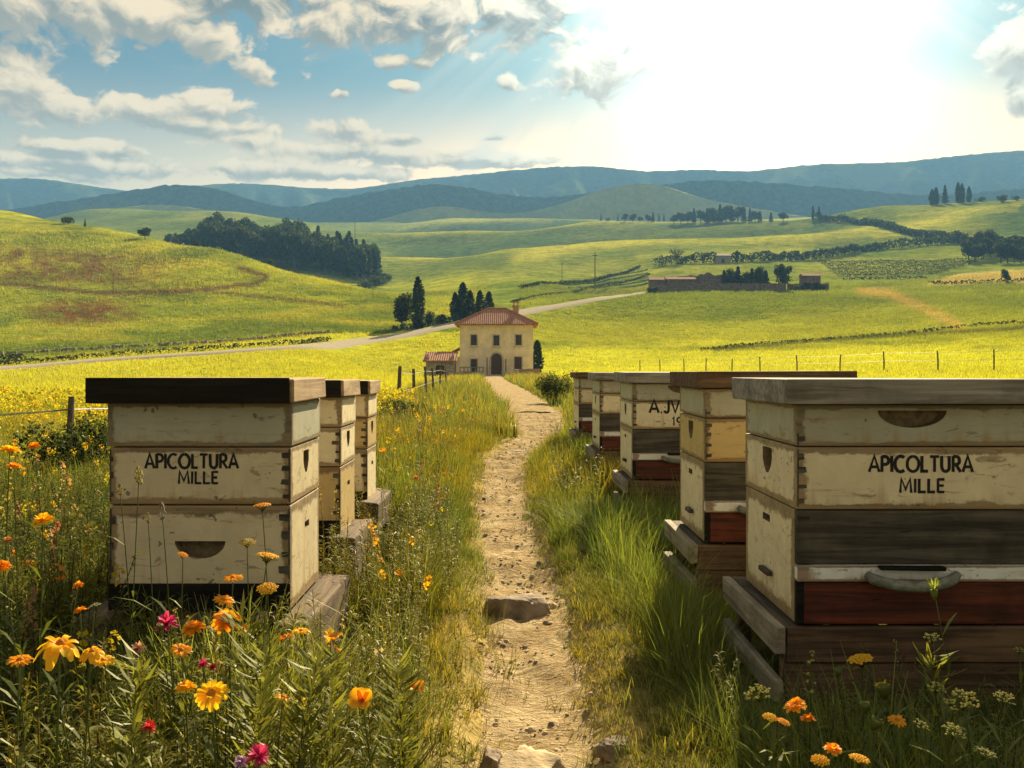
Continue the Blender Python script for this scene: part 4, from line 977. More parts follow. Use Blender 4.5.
GLYPH = {   # brush strokes in a unit-high cell: (width, strokes)
    'A': (.74, [[(.0, 0), (.37, 1), (.74, 0)], [(.15, .32), (.59, .32)]]), 'P': (.56, [[(.06, 0), (.06, 1)], [(.06, .97)] + _arc(.28, .72, .27, .25, 90, -90) + [(.06, .47)]]),
    'I': (.14, [[(.07, 0), (.07, 1)]]), 'C': (.74, [_arc(.43, .5, .42, .49, 52, 308, 18)]), 'O': (.9, [_arc(.45, .5, .43, .48, 90, 450, 22)]),
    'L': (.50, [[(.06, 1), (.06, .05), (.50, .05)]]), 'T': (.66, [[(0, .96), (.66, .96)], [(.33, .96), (.33, 0)]]), 'U': (.68, [[(.06, 1), (.06, .36)] + _arc(.34, .34, .28, .31, 180, 360)[1:-1] + [(.62, .36), (.62, 1)]]),
    'R': (.62, [[(.06, 0), (.06, 1)], [(.06, .97)] + _arc(.28, .72, .26, .25, 90, -90) + [(.06, .47)], [(.26, .47), (.61, 0)]]), 'M': (.86, [[(.05, 0), (.12, 1), (.43, .22), (.74, 1), (.81, 0)]]),
    'E': (.50, [[(.06, 0), (.06, 1)], [(.06, .95), (.50, .95)], [(.06, .51), (.44, .51)], [(.06, .05), (.50, .05)]]), 'J': (.42, [[(.36, 1), (.36, .3)] + _arc(.18, .26, .18, .24, 0, -160)]), 'V': (.66, [[(0, 1), (.33, .02), (.66, 1)]]),
    '1': (.3, [[(.02, .8), (.17, 1), (.17, 0)]]), '9': (.6, [_arc(.3, .68, .25, .30, 0, 360), [(.55, .68), (.50, .3), (.30, 0)]]), '4': (.6, [[(.45, 0), (.45, 1), (.02, .3), (.60, .3)]]), '0': (.62, [_arc(.31, .5, .27, .48, 90, 450, 18)]), '.': (.16, [[(.04, .03), (.12, .03)]])}
def lettering(txt, h, width, cx, y, z, parent, weight=.19):
    """hand-painted capitals, each stroke a flat ribbon of paint"""
    adv = .15; tot = sum(GLYPH[c][0] + adv for c in txt) - adv; sx = width / tot; pl = Vector(parent.location); g = G(); u = 0.0; lay = 0
    for c in txt:
        w_, strokes = GLYPH[c]
        for st in strokes:
            P = [Vector(((u + a) * sx + random.uniform(-.0006, .0006), b * h)) for a, b in st]; L, Rr = [], []; hw = weight * h * .5 * random.uniform(.9, 1.08)
            for k, p in enumerate(P):
                d0 = (P[k] - P[k - 1]).normalized() if k else (P[1] - P[0]).normalized(); d1 = (P[k + 1] - P[k]).normalized() if k < len(P) - 1 else d0
                n = Vector((-(d0 + d1).y, (d0 + d1).x)); n = n.normalized() if n.length > .2 else Vector((-d0.y, d0.x)); f = min(1.7, 1 / max(.45, n.dot(Vector((-d0.y, d0.x)))))
                L.append(p + n * hw * f); Rr.append(p - n * hw * f)
            yy = -.0008 - .00012 * (lay % 4); lay += 1; m_ = len(P)
            vs = [(q.x, o_, q.y) for o_ in (yy, .0006) for q in L + Rr]
            fs = []
            for k in range(m_ - 1):
                fs += [(k, m_ + k, m_ + k + 1, k + 1), (2 * m_ + k, 2 * m_ + k + 1, 3 * m_ + k + 1, 3 * m_ + k), (k, k + 1, 2 * m_ + k + 1, 2 * m_ + k), (m_ + k, 3 * m_ + k, 3 * m_ + k + 1, m_ + k + 1)]
            g.add(vs, fs)
        u += w_ + adv
    o = g.build('lettering', MAT['ink'], parent); o.location = Vector((cx - width / 2, y - .0012, z)) - pl; return o
def teeth(x, side, y0, z0, z1, n, parent, dark='darkwood', depth=.04, yb=None):
    """dark end-grain finger joints showing on the front corner, one comb-shaped piece"""
    H = (z1 - z0) / (2 * n); pl = Vector(parent.location); e = .0045; out = [(0, z0)]
    for k in range(n):
        a = z0 + (2 * k + random.uniform(.4, .65)) * H; w = depth * random.uniform(.5, 1.0); hh = H * random.uniform(.55, .95)
        out += [(e, a), (w, a + .1 * hh), (w * random.uniform(.85, 1.1), a + hh), (e, a + hh)]
    out += [(e, z1), (0, z1)]; out.insert(1, (e, z0)); m_ = len(out)
    vs = [(x + side * (u + .001) - pl.x, yy - pl.y, z - pl.z) for yy in (y0 - .0018, y0 + .006) for u, z in out]
    g = G(); g.add(vs, [tuple(range(m_)), tuple(range(m_, 2 * m_))[::-1]] + [(k, (k + 1) % m_, m_ + (k + 1) % m_, m_ + k) for k in range(m_)])
    return g.build('finger_joint', MAT[dark], parent)

def left_hive(d, label, depth=.44, text=True, pal=('greygreen', 'buff', 'buff'), dz=0.0, dxr=0.0):
    xl, xr = -1.215 + dxr, -.665 + dxr
    o = empty('beehive', ((xl + xr) / 2, d + depth / 2, .262), label, 'beehive', 'white beehives in the left row'); of = Vector(o.location)
    y0, y1 = d, d + depth; L = lambda b: b
    def hb(a, b, m_, cuts=(), ex=0.0):
        ob = hive_box('hive_box', xl - ex, xr + ex, y0 - ex, y1, a + dz, b + dz, MAT[m_], None, cuts); ob.location = Vector(ob.location) - of; ob.parent = o; return ob
    g = G(); g.box(xl - .003 - of.x, xr + .001 - of.x, y0 - .0075 - of.y, y0 - .0005 - of.y, .263 + dz - of.z, .346 + dz - of.z); g.build('bottom_board', MAT['black'], o, bevel=.0015)
    b1 = hb(.264, .583, pal[2], (('half', 'f', (xl + xr) / 2 + .0, .475 + dz, .16, .055), ('slot', 'r', d + depth * .55, .50 + dz, .07, .022)))
    b2 = hb(.5865, .7605, pal[1], (('shield', 'r', d + depth * .5, .735 + dz, .085, .075),), .002)
    b3 = hb(.7635, .897, pal[0], (), .006)
    for b, a, c in ((b1, .36, .575), (b2, .595, .755)):
        sv = Vector(b.location); b.location = sv + of; teeth(xr + .001, -1, y0 - .001, a + dz, c + dz, 4, b); teeth(xl - .001, 1, y0 - .001, a + dz, c + dz, 3, b, depth=.02); b.location = sv
    if text:
        sv = Vector(b2.location); b2.location = sv + of
        lettering('APICOLTURA', .044, .283, -.965, y0 - .001, .697 + dz, b2); lettering('MILLE', .038, .122, -.945, y0 - .001, .650 + dz, b2); b2.location = sv
    ld = G(); ld.box(xl - .045 - of.x, xr + .026 - of.x, y0 - .055 - of.y, y1 - .0 - of.y, .8985 + dz - of.z, .972 + dz - of.z, .003)
    ob = ld.build('lid', MAT['tan_y'], o, bevel=.004)
    fb = G(); fb.box(xl - .047 - of.x, xr + .012 - of.x, y0 - .066 - of.y, y0 - .0565 - of.y, .8975 + dz - of.z, .974 + dz - of.z); fb.build('lid_face_board', MAT['black'], ob, bevel=.002)
    return o
def left_stand(d, label, depth=.56, dx=0.0):
    o = empty('timber_stand', (-.9 + dx, d + .2, 0), label, 'hive stand', 'timber stands under the left row')
    def beam(nm, x0, x1, y0, y1, z0, z1, m_): g = G(); g.box(x0 + .9, x1 + .9, y0 - d - .2, y1 - d - .2, z0, z1, .012); g.build(nm, MAT[m_], o, bevel=.010)
    for x in (-.70, -.96, -1.28): beam('runner', x, x + .115, d - .10, d + depth, .075, .258, 'stand_y')
    beam('front_board', -1.155, -.685, d - .085, d - .05, .10, .245, 'black')
    for y in (d + .0, d + .4): beam('foot', -1.26, -.57, y, y + .09, -.06, .073, 'brown_x')
    return o
left_stand(2.9, 'rough tan timber stand under the near left hive, deep in flowers'); left_hive(2.9, 'large shaded hive lettered in black with flowers in front, nearest of the left row')
left_stand(4.25, 'timber stand under the middle hive of the left row', .5, -.085); left_hive(4.25, 'cream stacked hive half hidden behind the nearest one on the left', .40, False, ('cream', 'cream', 'yellowwood'), -.023, -.085)
left_stand(5.4, 'timber stand under the farthest left hive', .5, -.135); left_hive(5.4, 'narrow looking farthest hive of the left row', .36, False, ('cream', 'yellowwood', 'cream'), -.040, -.135)

def right_hive(d, label, width=.72, depth=.6, text=None, pal=('greygreen', 'cream'), handle=True, lidmat='greywood', dz=0.0, top=.968, dx=0.0, simple=False):
    xl = .851 + dx; xr = xl + width; o = empty('beehive', ((xl + xr) / 2, d + depth / 2, .245 + dz), label, 'beehive', 'stacked beehives in the right row'); of = Vector(o.location); y0, y1 = d, d + depth
    k = (top - .073 - .245) / .65; Z = lambda z: .245 + (z - .245) * k + dz
    def hb(nm, a, b, m_, cuts=(), ex=0.0, y0_=None, y1_=None, xa=None, xb=None, bevel=.004):
        ob = hive_box(nm, (xl if xa is None else xa) - ex, (xr if xb is None else xb) + ex, (y0 if y0_ is None else y0_) - ex, (y1 if y1_ is None else y1_), Z(a), Z(b), MAT[m_], None, cuts, bevel); ob.location = Vector(ob.location) - of; ob.parent = o; return ob
    cm = (xl + xr) / 2
    lower = hb('hive_box', .246, .583, 'cream', (('slot', 'l', d + depth * .55, Z(.525), .09, .024),), y0_=y0 + .024)
    mid = hb('hive_box', .586, .7695, pal[1], (('shield', 'l', d + depth * .52, Z(.745), .115, .085),), .002)
    upp = hb('hive_box', .7725, .8945, pal[0], (('half', 'f', cm - .02, Z(.878), .21, .052),), .001)
    bd = [hb('front_board', .425, .583, 'darkwood', y1_=y0 + .0235, bevel=.003), hb('front_board', .374, .4225, 'white', y0_=y0 - .006, y1_=y0 + .0235, bevel=.003), hb('front_board', .247, .3715, 'red', y0_=y0 + .002, y1_=y0 + .0235, xa=xl + .022, bevel=.003)]
    for b, a, c, n in ((mid, .595, .765, 4), (upp, .775, .81, 1), (bd[0], .545, .58, 1)):
        sv = Vector(b.location); b.location = sv + of; teeth(xl, 1, y0 - .001, Z(a), Z(c), n, b, depth=.036); b.location = sv
    g = G(); pl = of; g.box(xl + .0005 - pl.x, xl + .0215 - pl.x, y0 + .004 - pl.y, y0 + .0235 - pl.y, Z(.247) - pl.z, Z(.3715) - pl.z); g.build('corner_strip', MAT['black'], o)
    if handle:
        g = G(); w = .135; pts = []
        for q in range(17):
            a = -1 + q / 8.0; pts.append((cm - .03 + a * w - of.x, y0 - .022 - .034 * (1 - a * a) - of.y, Z(.388) - .030 * (1 - a * a) ** .6 + .013 - of.z))
        g.tube(pts, [.011] + [.0165] * 15 + [.011], 10); ho = g.build('handle', MAT['ropegrey'], o, True)
        g = G(); g.box(cm - .125 - of.x, cm + .065 - of.x, y0 - .040 - of.y, y0 - .0065 - of.y, Z(.412) - of.z, Z(.424) - of.z, .002); g.build('entrance_slot', MAT['black'], ho, bevel=.003)
    g = G(); yc = d + depth * .5; g.box(xl - .022 - of.x, xl - .0015 - of.x, yc - .05 - of.y, yc + .05 - of.y, Z(.335) - of.z, Z(.352) - of.z, .002); g.build('side_cleat', MAT['darkwood_y'], o, bevel=.003)
    if text:
        sv = Vector(mid.location); mid.location = sv + of
        for tx, sz, wd, zz, cx_ in text: lettering(tx, sz, wd, cx_ + xl, y0 - .001, Z(zz), mid)
        mid.location = sv
    ld = G(); ld.box(xl - .045 - of.x, xr + .04 - of.x, y0 - .055 - of.y, y1 + .02 - of.y, Z(.8965) - of.z, Z(.968) - of.z, .003); lo = ld.build('lid', MAT[lidmat], o, bevel=.004)
    return o
def right_stand(d, label, width=.86, depth=.68, x0=.787, top=.243):
    o = empty('timber_stand', (x0 + width / 2, d + depth / 2, 0), label, 'hive stand', 'timber stands under the right row'); of = Vector(o.location); x1 = x0 + width; y0, y1 = d - .012, d + depth
    def beam(nm, a, b, c, e, z0, z1, m_, j=.003): g = G(); g.box(a - of.x, b - of.x, c - of.y, e - of.y, z0, z1, j); g.build(nm, MAT[m_], o, bevel=.004)
    beam('side_rail', x0, x0 + .03, y0, y1, top - .082, top, 'greywood_y'); beam('side_rail', x1 - .03, x1, y0, y1, top - .082, top, 'brown_y')
    beam('front_rail', x0 + .0325, x1 - .0325, y0 + .002, y0 + .04, top - .108, top - .003, 'brown_x'); beam('back_rail', x0 + .0325, x1 - .0325, y1 - .04, y1, top - .10, top - .003, 'brown_x')
    for yy in (y0 + .004, y1 - .05):
        for xx in (x0 + .034, x1 - .08): beam('post', xx, xx + .045, yy + .042 if yy < d + .1 else yy - .05, (yy + .042 if yy < d + .1 else yy - .05) + .045, -.06, top - .11, 'brown_y')
    for i, xx in enumerate(np.linspace(x0 + .035, x1 - .16, 5)): beam('deck_board', xx, xx + .12, y0 + .043, y1 - .043, top - .026, top - .004, 'darkwood_y')
    beam('lower_rail', x0 - .004, x0 + .028, y0 + .01, y1, .015, .088, 'greywood_y', .006); beam('lower_rail', x0 + .034, x1 - .02, y0 + .012, y0 + .04, .0, .1325, 'brown_x')
    return o
right_stand(2.8, 'dark slatted timber stand under the near right hive'); right_hive(2.8, 'large hive with big handle and two lines of black lettering, nearest of the right row', text=(('APICOLTURA', .047, .305, .697, .365), ('MILLE', .041, .132, .636, .368)))
right_stand(4.1, 'timber stand under the second right hive, pale left rail', .78, .68); right_hive(4.1, 'hive with yellowed middle box and red board, second in the right row', .60, .6, None, ('greygreen', 'yellowwood'), True, 'brown_x', .004, .984)
right_stand(6.45, 'timber stand half sunk in grass under the third right hive'); right_hive(6.45, 'hive with scrawled short lettering, third in the right row', .72, .72, (('A.JVVVR', .085, .40, .695, .315), ('1940E', .055, .20, .61, .37)), ('greygreen', 'cream_clean'), True, 'greywood', .005, .972, -.005)
right_stand(8.8, 'timber stand under the fourth right hive', .86, .75, .78); right_hive(8.8, 'fourth hive of the right row, weathered grey with pale lid', .72, .8, None, ('greygreen', 'cream'), False, 'greywood', .0, .968, .0)
right_stand(11.4, 'timber stand under the farthest right hive', .86, .75, .78); right_hive(11.4, 'smallest looking hive at the far end of the right row', .72, .9, None, ('greygreen', 'buff'), False, 'brown_x', .0, .962, .0)

# ------------------------------------------------------------------ stones in the path
def stone(px, py, w, dp, h, label, seed, mat_, tilt=0.0, rot=0.0, sub=4):
    d = F * 1.0 / (py - HY); p = at(px, d)
    bm = bmesh.new(); bmesh.ops.create_icosphere(bm, subdivisions=sub, radius=1.0)
    for v in bm.verts:
        c = v.co; f = 1 + .38 * mnoise.noise(c * 1.3 + Vector((seed, 0, 0))) + .16 * mnoise.noise(c * 3.1 + Vector((0, seed, 0))) + .06 * mnoise.noise(c * 8 + Vector((0, 0, seed)))
        q = mnoise.cell_vector(c * 1.6 + Vector((seed, seed, 0))); n = (Vector(q) - Vector((.5, .5, .5))) * .22
        v.co = (c * f + n * .6); v.co.z = max(-.5, min(v.co.z, .62 + .12 * mnoise.noise(c * 2.0 + Vector((seed, 3, 1)))))
        v.co = Vector((v.co.x * w / 2, v.co.y * dp / 2, v.co.z * h))
    me = bpy.data.meshes.new('stone'); bm.to_mesh(me); bm.free(); me.materials.append(mat_)
    me.polygons.foreach_set('use_smooth', [True] * len(me.polygons))
    o = link('stone', me, loc=(p.x, p.y, p.z + .02)); o.rotation_euler = (R(tilt), 0, R(rot)); return tag(o, label, 'stone')
ST1 = plain('dark_field_stone', (.23, .17, .115), .9, .55, 9, 1.0, .02); ST2 = plain('tan_field_stone', (.42, .31, .17), .9, .35, 8, 1.0, .02)
stone(520, 600, .27, .24, .145, 'large dark rock jutting from the middle of the path', 3.1, ST1, -6, 10)
stone(541, 596, .13, .10, .08, 'pale small stone leaning on the large dark rock in the path', 8.4, ST2, 0, 25)
stone(527, 752, .19, .22, .085, 'flat tan slab set in the path at the bottom of the picture', 5.2, ST2, 4, -12)
stone(492, 748, .06, .12, .07, 'dark sharp stone at the left edge of the near path', 2.2, ST1, 0, 5)
stone(496, 504, .19, .12, .022, 'thin flat stone half buried in the path beyond the large rock', 6.1, ST1, 0, 5)
stone(514, 498, .09, .07, .025, 'small dark stone beside the thin flat one in the path', 9.1, ST1, 0, 45)
stone(518, 447, .33, .2, .05, 'dark stone lip across the path where the drive begins', 4.4, ST1, 0, 0)
stone(613, 741, .10, .08, .035, 'fist sized brown stone at the foot of the right bank', 7.7, ST1, 0, 30)

# ------------------------------------------------------------------ grass and wild plants (nobody could count them)
class T:
    """plant template: quads with colour"""
    def __init__(s): s.v = []; s.c = []; s.q = []
    def quad(s, a, b, c, d, c0, c1=None):
        k = len(s.v); s.v += [a, b, c, d]; c1 = c1 or c0; s.c += [c0, c0, c1, c1]; s.q.append((k, k + 1, k + 2, k + 3))
    def strip(s, pts, wid, side, cols):
        k0 = len(s.v)
        for p, w, c in zip(pts, wid, cols):
            s.v += [tuple(p - side * w), tuple(p + side * w)]; s.c += [c, c]
        for i in range(len(pts) - 1):
            k = k0 + 2 * i; s.q.append((k, k + 1, k + 3, k + 2))
    def arr(s): return np.array(s.v, float), np.array(s.q, np.int64), np.array(s.c, float)
def lerp(a, b, t): return tuple(x + (y - x) * t for x, y in zip(a, b))
def V3(*a): return Vector(a)
def tmpl_grass(n, h, spread, w, base, tip, bend=.5, seg=3, seed=0):
    r = random.Random(seed); t = T()
    for _ in range(n):
        a = r.uniform(0, 6.283); rr = spread * math.sqrt(r.random()); b = V3(math.cos(a) * rr, math.sin(a) * rr, -.01)
        a2 = a + r.uniform(-1.2, 1.2); out = V3(math.cos(a2), math.sin(a2), 0); hh = h * r.uniform(.5, 1.1); bd = bend * r.uniform(.25, 1.3)
        sd = V3(-math.sin(a2 + r.uniform(-.9, .9)), math.cos(a2), 0).normalized(); pts = []; cols = []; wid = []
        tp = lerp(tip, base, r.uniform(0, .5))
        for k in range(seg + 1):
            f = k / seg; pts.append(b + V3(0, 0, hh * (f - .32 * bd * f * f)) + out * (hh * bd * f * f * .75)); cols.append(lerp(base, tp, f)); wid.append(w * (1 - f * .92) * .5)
        t.strip(pts, wid, sd, cols)
    return t.arr()
def tmpl_forb(h, nl, ll, base, leafc, topc=None, ntop=0, tops=.012, seed=0, droop=.3, spike=0.0, lean=.12):
    """leafy stalk, optionally with blossom dots at the top or along a spike"""
    r = random.Random(seed); t = T(); a = r.uniform(0, 6.283); ln = V3(math.cos(a), math.sin(a), 0) * lean * h * r.uniform(.3, 1.2)
    P = lambda f: V3(0, 0, h * f) + ln * f * f
    for sd in (V3(1, 0, 0), V3(0, 1, 0)):
        t.strip([P(k / 4) for k in range(5)], [.0028, .0025, .0021, .0017, .001], sd, [base] * 5)
    for k in range(nl):
        f = r.uniform(.06, .97 if not spike else 1 - spike * .7); a = r.uniform(0, 6.283); o = V3(math.cos(a), math.sin(a), r.uniform(.2, 1.1)).normalized(); l = ll * r.uniform(.6, 1.2) * (1.15 - .55 * f)
        sd = o.cross(V3(r.uniform(-.4, .4), r.uniform(-.4, .4), 1)).normalized() * l * .062; p = P(f); m_ = p + o * l * .5; e = p + o * l - V3(0, 0, droop * l)
        c = lerp(leafc, base, r.uniform(0, .6)); t.quad(tuple(p), tuple(m_ - sd), tuple(e), tuple(m_ + sd), c)
    for k in range(ntop):
        f = 1 - spike * r.random() ** 1.2 if spike else r.uniform(.93, 1.03); a = r.uniform(0, 6.283); rad = (.010 + tops * .8) * r.uniform(.3, 1.0) * (1 if spike == 0 else 1.25 - .8 * max(0, (f - 1 + spike) / spike if spike else 0))
        p = P(f) + V3(math.cos(a), math.sin(a), r.uniform(-.2, .5)) * rad; n = V3(r.uniform(-1, 1), r.uniform(-1, 1), r.uniform(-.2, 1)).normalized(); s1 = n.cross(V3(.3, .2, .9)).normalized() * tops * r.uniform(.5, 1.0); s2 = n.cross(s1)
        c = lerp(topc, tuple(x * .55 for x in topc), r.random() * .7); t.quad(tuple(p - s1), tuple(p - s2), tuple(p + s1), tuple(p + s2), c)
    return t.arr()

def scatter(tmpls, pos, scale, tint, yaw=None, tilt=.12, seed=0):
    """stamp templates at positions; returns merged arrays"""
    r = np.random.default_rng(seed); n = len(pos); k = r.integers(0, len(tmpls), n); yaw = r.uniform(0, 6.283, n); outV, outQ, outC = [], [], []; off = 0
    tx, ty = r.normal(0, tilt, n), r.normal(0, tilt, n)
    for i, (v, q, c) in enumerate(tmpls):
        s = np.nonzero(k == i)[0]
        if not len(s): continue
        ca, sa = np.cos(yaw[s])[:, None], np.sin(yaw[s])[:, None]; sc = scale[s][:, None]
        x = (v[:, 0] * ca - v[:, 1] * sa) * sc; y = (v[:, 0] * sa + v[:, 1] * ca) * sc; z = v[:, 2] * sc
        x, y = x + z * tx[s][:, None], y + z * ty[s][:, None]
        P = np.stack([x, y, z], -1) + pos[s][:, None, :]
        outV.append(P.reshape(-1, 3)); outC.append((c[None] * tint[s][:, None, :]).reshape(-1, 3)); outQ.append((q[None] + (np.arange(len(s)) * len(v))[:, None, None] + off).reshape(-1, 4)); off += len(s) * len(v)
    return np.concatenate(outV), np.concatenate(outQ), np.concatenate(outC)

FOOT = [(-1.30, -.55, 2.80, 3.48), (-1.39, -.64, 4.15, 4.78), (-1.44, -.69, 5.3, 5.9), (.775, 1.66, 2.78, 3.50), (.775, 1.58, 4.08, 4.80), (.775, 1.66, 6.43, 7.14), (.77, 1.66, 8.78, 9.56), (.77, 1.66, 11.38, 12.16)]
def sample(n, y0, y1, seed, xpad=1.3, pow_=1.0, xlim=None):
    r = np.random.default_rng(seed); y = (r.uniform(0, 1, n) * (y1 ** pow_ - y0 ** pow_) + y0 ** pow_) ** (1 / pow_)
    lim = .60 * y + xpad; x = r.uniform(-1, 1, n) * lim
    if xlim: k = (x > xlim[0]) & (x < xlim[1]); x, y = x[k], y[k]
    ok = np.ones(len(x), bool)
    for a, b, c, d in FOOT: ok &= ~((x > a) & (x < b) & (y > c) & (y < d))
    x, y = x[ok], y[ok]; dx, w = path_s(x, y)
    edge = w * (1.0 + .55 * (fbm(x * 3.1, y * 2.3, 71) - .47) * 2); s = np.abs(dx) - edge
    return x, y, s, dx, r
def keep(arrs, k): return [a[k] for a in arrs]
def clear_near(x, y, side=.22, front=.75):
    """plants stay low right beside the stands and in front of them"""
    f = np.ones(len(x))
    for a, b, c, d in FOOT:
        m_ = (x > a - side) & (x < b + side) & (y > c - (front if a > 0 else .25)) & (y < d + .05)
        f = np.where(m_, np.minimum(f, .30), f)
    return f
def tints(r, n, x, y, lo=.7, hi=1.3, warm=.15):
    b = r.uniform(lo, hi, n) * (.75 + .55 * fbm(x * 1.1, y * 1.1, 81)); w = r.normal(0, warm, n) + (fbm(x * .9 + 4, y * .9, 82) - .47) * .9
    return np.stack([b * (1 + w), b * (1 + w * .3), b * (1 - w * .5)], 1)
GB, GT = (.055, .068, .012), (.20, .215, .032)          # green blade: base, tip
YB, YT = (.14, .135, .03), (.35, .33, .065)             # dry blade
LB, LL = (.075, .08, .018), (.19, .195, .034)
parts = []
# tall lush grass
tg_ = [tmpl_grass(14, .30, .07, .0058, GB, (.22, .25, .036), .35 + .13 * k, 3, k) for k in range(6)]
x, y, s, dx, r = sample(40000, 1.0, 6.5, 1, pow_=1.35); k = (s > .06) & (r.random(len(x)) < np.clip(s * 4 + .15, 0, 1)); x, y, s, dx = keep((x, y, s, dx), k)
hgt = np.where((s < np.where(dx > 0, .34, .24)) & (y < 5.2), .40, np.where(dx < 0, .85, 1.0)) * np.clip(.42 + s * 1.5, .3, 1.0) * (.7 + .7 * fbm(x * 1.6, y * 1.6, 83)); hgt *= np.where(np.abs(x) > 1.9, .75, 1.0) * clear_near(x, y) * np.clip(.35 + 2.6 * (fbm(x * 1.3 + 2, y * .9, 88) - .34), .3, 1.15)
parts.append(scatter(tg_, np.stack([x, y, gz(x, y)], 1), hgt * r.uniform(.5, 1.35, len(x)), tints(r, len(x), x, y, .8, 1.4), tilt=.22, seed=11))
tg2 = [tmpl_grass(10, .30, .09, .010, GB, GT, .6, 2, 20 + k) for k in range(5)]
x, y, s, dx, r = sample(34000, 6.0, 15, 2, pow_=1.5, xpad=.2); k = (s > .08) & (r.random(len(x)) < np.clip(s * 3 + .15, 0, 1)); x, y, s, dx = keep((x, y, s, dx), k)
hgt = np.clip(.42 + s * 1.0, .3, .95) * (.7 + .7 * fbm(x * 1.6, y * 1.6, 83)) * clear_near(x, y, .15, .3)
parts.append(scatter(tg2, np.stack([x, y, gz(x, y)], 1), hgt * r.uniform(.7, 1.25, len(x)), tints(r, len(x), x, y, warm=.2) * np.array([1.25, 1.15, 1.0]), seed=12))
tg3 = [tmpl_grass(9, .34, .16, .020, (.09, .10, .02), (.24, .25, .045), .5, 2, 40 + k) for k in range(5)]
x, y, s, dx, r = sample(26000, 14, 60, 3, pow_=1.6, xlim=(-7, 6)); k = (s > .1) & (np.abs(dx) < 2.6 + 1.2 * fbm(x, y * .3, 85) + (x < 0) * 1.2); x, y, s, dx = keep((x, y, s, dx), k)
parts.append(scatter(tg3, np.stack([x, y, gz(x, y)], 1), r.uniform(.7, 1.5, len(x)) * (.7 + .6 * fbm(x * .8, y * .8, 83)), tints(r, len(x), x, y, warm=.25), seed=13))
tg4 = [tmpl_grass(8, .5, .35, .05, (.11, .12, .022), (.30, .29, .05), .5, 2, 60 + k) for k in range(4)]
x, y, s, dx, r = sample(16000, 50, 106, 4, pow_=1.0, xlim=(-12, 9)); k = (s > .15) & (np.abs(dx) < 3.2 + 2.0 * fbm(x * .5, y * .2, 85) + (x > -1.5) * 1.5 * (y > 75)); x, y, s, dx = keep((x, y, s, dx), k)
parts.append(scatter(tg4, np.stack([x, y, gz(x, y)], 1), r.uniform(.6, 1.5, len(x)), tints(r, len(x), x, y, warm=.25), seed=14))
# long arching tufts on the right bank
tl = [tmpl_grass(26, .52, .09, .0050, (.065, .09, .014), (.23, .29, .05), .75, 5, 80 + k) for k in range(5)]
spots = []
rr = np.random.default_rng(5)
for _ in range(150):
    yy = rr.uniform(1.7, 5.2); cx_, w_ = float(np.interp(yy, PATH_Y, PATH_X)), float(np.interp(yy, PATH_Y, PATH_W)); xx = cx_ + w_ + .24 + abs(rr.normal(0, .15)); spots.append((xx, yy))
for _ in range(34): spots.append((rr.uniform(.5, 1.7), rr.uniform(1.75, 2.4)))
for _ in range(60):
    yy = rr.uniform(1.6, 4.0); spots.append((float(np.interp(yy, PATH_Y, PATH_X)) - float(np.interp(yy, PATH_Y, PATH_W)) - .22 - abs(rr.normal(0, .18)), yy))
sp_ = np.array([q for q in spots if not any(a < q[0] < b and c < q[1] < d for a, b, c, d in FOOT)])
parts.append(scatter(tl, np.c_[sp_, gz(sp_[:, 0], sp_[:, 1])], rr.uniform(.5, .95, len(sp_)) * np.where((sp_[:, 0] > .5) & (sp_[:, 1] < 2.75), .7, 1.0) * np.maximum(.45, clear_near(sp_[:, 0], sp_[:, 1], .16, .35)), tints(rr, len(sp_), sp_[:, 0], sp_[:, 1], .75, 1.25, .12), seed=15))
# short dry grass along the path edges
td = [tmpl_grass(18, .065, .055, .0040, YB, YT, .9, 2, 100 + k) for k in range(4)] + [tmpl_grass(16, .07, .05, .0042, GB, (.24, .26, .045), .9, 2, 110 + k) for k in range(4)]
x, y, s, dx, r = sample(60000, 1.3, 16, 6, pow_=1.2, xlim=(-1.6, 1.9)); k = (s > -.05) & (r.random(len(x)) < np.exp(-(np.clip(s - .06, 0, 9) / np.where(dx > 0, .26, .17)) ** 2)) & (r.random(len(x)) < np.clip((s + .07) * 10, 0, 1)); x, y, s, dx = keep((x, y, s, dx), k)
parts.append(scatter(td, np.stack([x, y, gz(x, y)], 1), r.uniform(.5, 1.4, len(x)) * np.clip(.7 + s * 3, .5, 1.6), tints(r, len(x), x, y, .8, 1.3, .15), seed=16))
x, y, s, dx, r = sample(9000, 1.5, 14, 7, pow_=1.2, xlim=(-.5, 1.2)); k = (s < 0) & (s > -.3) & (fbm(x * 4, y * 3, 91) > .53 - .2 * (np.abs(s) < .08)); x, y = x[k], y[k]
parts.append(scatter(td, np.stack([x, y, gz(x, y) + .02], 1), r.uniform(.35, .8, len(x)), tints(r, len(x), x, y, .7, 1.1, .1), seed=17))
x, y, s, dx, r = sample(7000, 1.5, 20, 107, pow_=1.2, xlim=(-.6, 1.4)); k = (np.abs(s + .02) < .10) & (fbm(x * 2.4, y * 1.7, 93) > .48); x, y = x[k], y[k]
parts.append(scatter(tg_, np.stack([x, y, gz(x, y) + .01], 1), r.uniform(.25, .6, len(x)), tints(r, len(x), x, y, .8, 1.3, .15), tilt=.25, seed=117))
